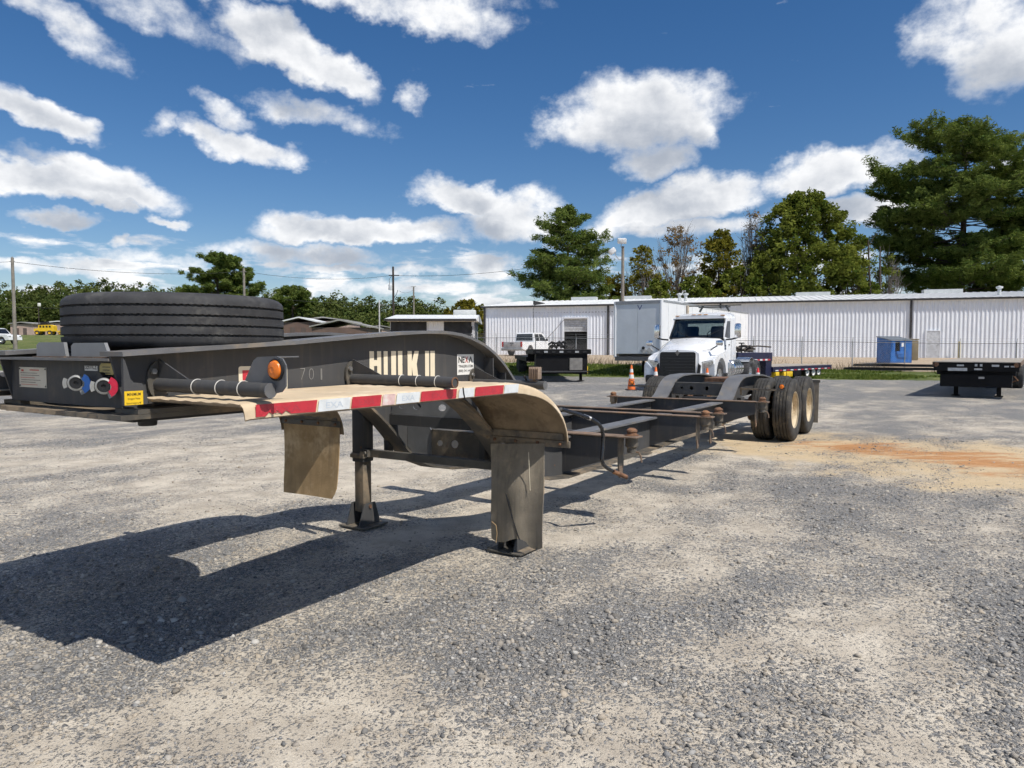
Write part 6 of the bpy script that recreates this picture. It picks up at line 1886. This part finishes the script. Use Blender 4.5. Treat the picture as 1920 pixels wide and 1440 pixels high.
def broad(name, px, d, py_top, r_list, label, seed, mat, per=40, size=.33, nclump=240, trunk_r=.25, bare=0.0, group='broadleaf trees', xr=1.0):
    rg = np.random.default_rng(seed)
    t_ = AD(px, py_top, d); z0 = zgf(t_.x, d) - .1; H = t_.z - z0
    o = empty(name, (t_.x, d, z0)); tag(o, label, 'tree', group)
    fr = [a for a, b in r_list]; rr = [b for a, b in r_list]
    m = MB(); m.tube([(0, 0, 0), (.1, 0, H * .3), (.05, .1, H * .75)], trunk_r, 8, rs=[trunk_r, trunk_r * .75, trunk_r * .2])
    C, RD = [], []
    nl = 26 + int(60 * bare)
    tips = []
    for i in range(nl):
        f0 = rg.uniform(.12, .55); f1 = min(.99, f0 + rg.uniform(.2, .55)); R_ = np.interp(f1, fr, rr) * rg.uniform(.4, 1.0); a = rg.uniform(0, 6.28)
        b0 = Vector((.05, 0, H * f0)); tip = Vector((math.cos(a) * R_ * xr, math.sin(a) * R_, H * f1)); mp_ = b0.lerp(tip, .5) + Vector((math.cos(a), math.sin(a), 0)) * R_ * .12
        rb = trunk_r * rg.uniform(.16, .3)
        m.tube([b0, mp_, tip], rb, 5, rs=[rb, rb * .6, rb * .18])
        if bare > 0:
            for k in range(int(9 * bare) + 1):
                q = rg.uniform(.35, 1); p = mp_.lerp(tip, q); d2 = Vector((rg.normal() * .5 + math.cos(a) * .3, rg.normal() * .5 + math.sin(a) * .3, abs(rg.normal()) + .5)).normalized() * rg.uniform(.6, 1.8)
                m.tube([p, p + d2 * .5 + Vector((rg.normal() * .06, rg.normal() * .06, 0)), p + d2], .02, 3, rs=[.024, .016, .007])
    m.build('trunk', bark_g if bare > .2 else bark, o)
    n = int(nclump * (1 - bare * .85))
    for i in range(n):
        f = fr[0] + (fr[-1] - fr[0]) * rg.random(); R_ = np.interp(f, fr, rr) * rg.random() ** .42; a = rg.uniform(0, 6.28)
        C.append((math.cos(a) * R_ * xr, math.sin(a) * R_, H * f)); RD.append(rg.uniform(.45, 1.0) * (.5 + .06 * H) * .62)
    V, tone = leaf_cloud(np.array(C), np.array(RD), per, size, .85, seed)
    mesh_np('crown', V.reshape(-1, 3), np.arange(len(V) * 3).reshape(-1, 3), mat, o, attrs={'tone': tone})
    return o

pine('pine_tree', 1812, 92, 232, [(.20, 6.2), (.28, 9.2), (.38, 8.4), (.5, 9.2), (.61, 10.6), (.73, 9.9), (.84, 8.0), (.93, 5.4), (1.0, 2.2)], 'huge green pine towering over the right end of the warehouse', 5, per=44, size=.42, nb=120, trunk_r=.62, tuft=1.25)
pine('pine_tree', 1066, 86, 388, [(.22, 5.2), (.36, 4.9), (.46, 5.6), (.54, 4.4), (.62, 4.9), (.74, 4.3), (.86, 3.2), (.95, 1.9), (1.0, .7)], 'tall cone-shaped pine left of the yard light', 9, per=40, size=.36, nb=120, trunk_r=.36)
pine('pine_tree', 408, 112, 478, [(.42, 4.6), (.55, 5.4), (.66, 4.2), (.76, 2.6), (.84, 3.0), (.93, 2.3), (1.0, 1.0)], 'spreading pine behind the spare tyre', 21, per=64, size=.42, nb=60, trunk_r=.4)
pine('pine_tree', 456, 114, 505, [(.55, 2.4), (.72, 3.2), (.85, 2.0), (1.0, .9)], 'smaller pine crowded against the right side of the spreading pine', 22, per=56, size=.40, nb=26, trunk_r=.25)
broad('broadleaf_tree', 1512, 84, 366, [(.10, 5.2), (.3, 6.6), (.5, 6.5), (.7, 5.7), (.85, 4.3), (.95, 2.6), (1.0, 1.0)], 'large dense green broadleaf tree behind the warehouse', 31, dec_l, per=72, size=.34, nclump=540, trunk_r=.4)
broad('broadleaf_tree', 1352, 84, 432, [(.1, 3.0), (.4, 3.1), (.7, 2.3), (.9, 1.5), (1.0, .5)], 'yellowing tree left of the dense green tree', 33, yel_l, per=52, size=.32, nclump=190)
broad('broadleaf_tree', 1415, 86, 400, [(.2, 2.2), (.5, 2.2), (.8, 1.6), (1.0, .5)], 'nearly bare grey tree between the yellowing and the green tree', 35, dry_l, per=26, size=.24, nclump=120, bare=.75)
broad('broadleaf_tree', 1270, 88, 428, [(.2, 3.6), (.5, 4.4), (.8, 3.6), (1.0, 1.2)], 'wide thin-leaved tree with bare upright twigs right of the yard light', 37, dry_l, per=34, size=.26, nclump=240, bare=.7)
broad('broadleaf_tree', 1205, 87, 462, [(.2, 3.0), (.5, 3.0), (.8, 2.0), (1.0, .7)], 'olive-brown tree just right of the yard light', 39, yel_l, per=34, size=.30, nclump=170, bare=.45)
broad('broadleaf_tree', 1152, 90, 520, [(.2, 2.8), (.6, 2.6), (1.0, .9)], 'low bushy tree between the tall pine and the yard light', 41, yel_l, per=40, size=.34, nclump=110)
broad('broadleaf_tree', 1612, 84, 448, [(.15, 3.4), (.5, 2.8), (.8, 1.8), (1.0, .6)], 'thin dark tree at the right flank of the dense green tree', 43, dec_l, per=36, size=.30, nclump=120, bare=.2)
broad('broadleaf_tree', 1668, 82, 480, [(.15, 2.6), (.5, 2.3), (.8, 1.2), (1.0, .4)], 'sparse dark tree with bare stems left of the huge pine', 45, dec_l, per=36, size=.28, nclump=70, bare=.45)
for i, (px, pt) in enumerate(((1632, 450), (1650, 462))):
    q = AD(px, pt, 81); z0 = zgf(q.x, 81)
    m = MB(); m.tube([(0, 0, 0), (.15, 0, (q.z - z0) * .5), (-.25 if i == 0 else .02, 0, q.z - z0)], .15, 7, rs=[.2, .15, .07]); sn_ = m.build('dead_trunk', bark); sn_.location = (q.x, 81, z0); tag(sn_, ('bare dead trunk nearer the dense green tree' if i == 0 else 'bare dead trunk nearer the huge pine'), 'dead tree', 'dead trunks left of the huge pine')
    if i == 0:
        m = MB(); m.tube([(-.2, 0, (q.z - z0) * .94), (.4, 0, q.z - z0 + .35), (.9, 0, q.z - z0 + .9)], .03, 5); m.build('branch', bark, sn_)
broad('broadleaf_tree', 872, 112, 566, [(.2, 3.6), (.6, 4.0), (.9, 2.6), (1.0, 1.2)], 'yellow-green round tree at the left corner of the warehouse', 47, yel_l, per=46, size=.42, nclump=150)
pine('pine_tree', 548, 150, 540, [(.5, 3.6), (.75, 4.2), (.9, 2.8), (1.0, 1.2)], 'pine standing above the wood right of the spare tyre', 51, per=50, size=.55, nb=36)
# bushes low along the back of the warehouse
for i, (px, py, w) in enumerate(((1310, 522, 3.4), (1390, 500, 3.6), (1450, 478, 3.8), (1590, 475, 4.0), (1235, 528, 2.9))):
    broad('shrub', px, 82, py, [(.2, w), (.6, w * .95), (1.0, w * .4)], ['leafy shrub low behind the warehouse roof pipes', 'leafy shrub low between yellowing and bare trees', 'leafy shrub at the foot of the dense green tree', 'leafy shrub right of the dense green tree', 'leafy shrub low behind the box trailer roof'][i], 60 + i, dec_l, per=44, size=.32, nclump=130, group='shrubs behind the warehouse')

# the wood on the skyline: one mass
def woods(name, pts, d, label, seed, thick=9):
    rg = np.random.default_rng(seed)
    C, RD = [], []
    pxs = [p[0] for p in pts]; pys = [p[1] for p in pts]
    for row in range(6):
        dd_ = d + (5 - row) * thick * .7
        px = pxs[0]
        while px < pxs[-1]:
            py = np.interp(px, pxs, pys) + rg.normal(0, 3.0) + row * 8 - 4
            t_ = AD(px, py, dd_); z0 = zgf(t_.x, dd_); H = t_.z - z0
            if H > 1:
                rc = rg.uniform(1.6, 3.2)
                for k in range(9):
                    f = rg.uniform(.25, 1.0); w_ = rc * (1.15 - .75 * max(0, f - .5) * 2)
                    a = rg.uniform(0, 6.28)
                    C.append((t_.x + math.cos(a) * w_ * .6, dd_ + math.sin(a) * w_ * .6, z0 + H * f - .6)); RD.append(rg.uniform(.9, 1.9))
            px += rg.uniform(1.5, 2.6) * CF / dd_
    V, tone = leaf_cloud(np.array(C), np.array(RD), 40, .6, .8, seed)
    o = mesh_np(name, V.reshape(-1, 3), np.arange(len(V) * 3).reshape(-1, 3), far_l, attrs={'tone': tone})
    tag(o, label, 'wood', kind='stuff')
woods('woodland', [(-260, 545), (-100, 540), (0, 541), (60, 535), (130, 531), (190, 527), (240, 532), (300, 536), (330, 545), (420, 550), (500, 556)], 165, 'dense dark wood on the skyline at left', 71)
woods('woodland', [(500, 552), (540, 548), (600, 552), (660, 560), (720, 563), (780, 560), (830, 570), (900, 585), (960, 590), (1100, 580), (1250, 570)], 150, 'lower wood on the skyline behind the sheds', 72)
woods('woodland', [(1250, 565), (1500, 560), (1700, 568), (2000, 555), (2300, 550)], 170, 'distant wood behind the warehouse at right', 73)
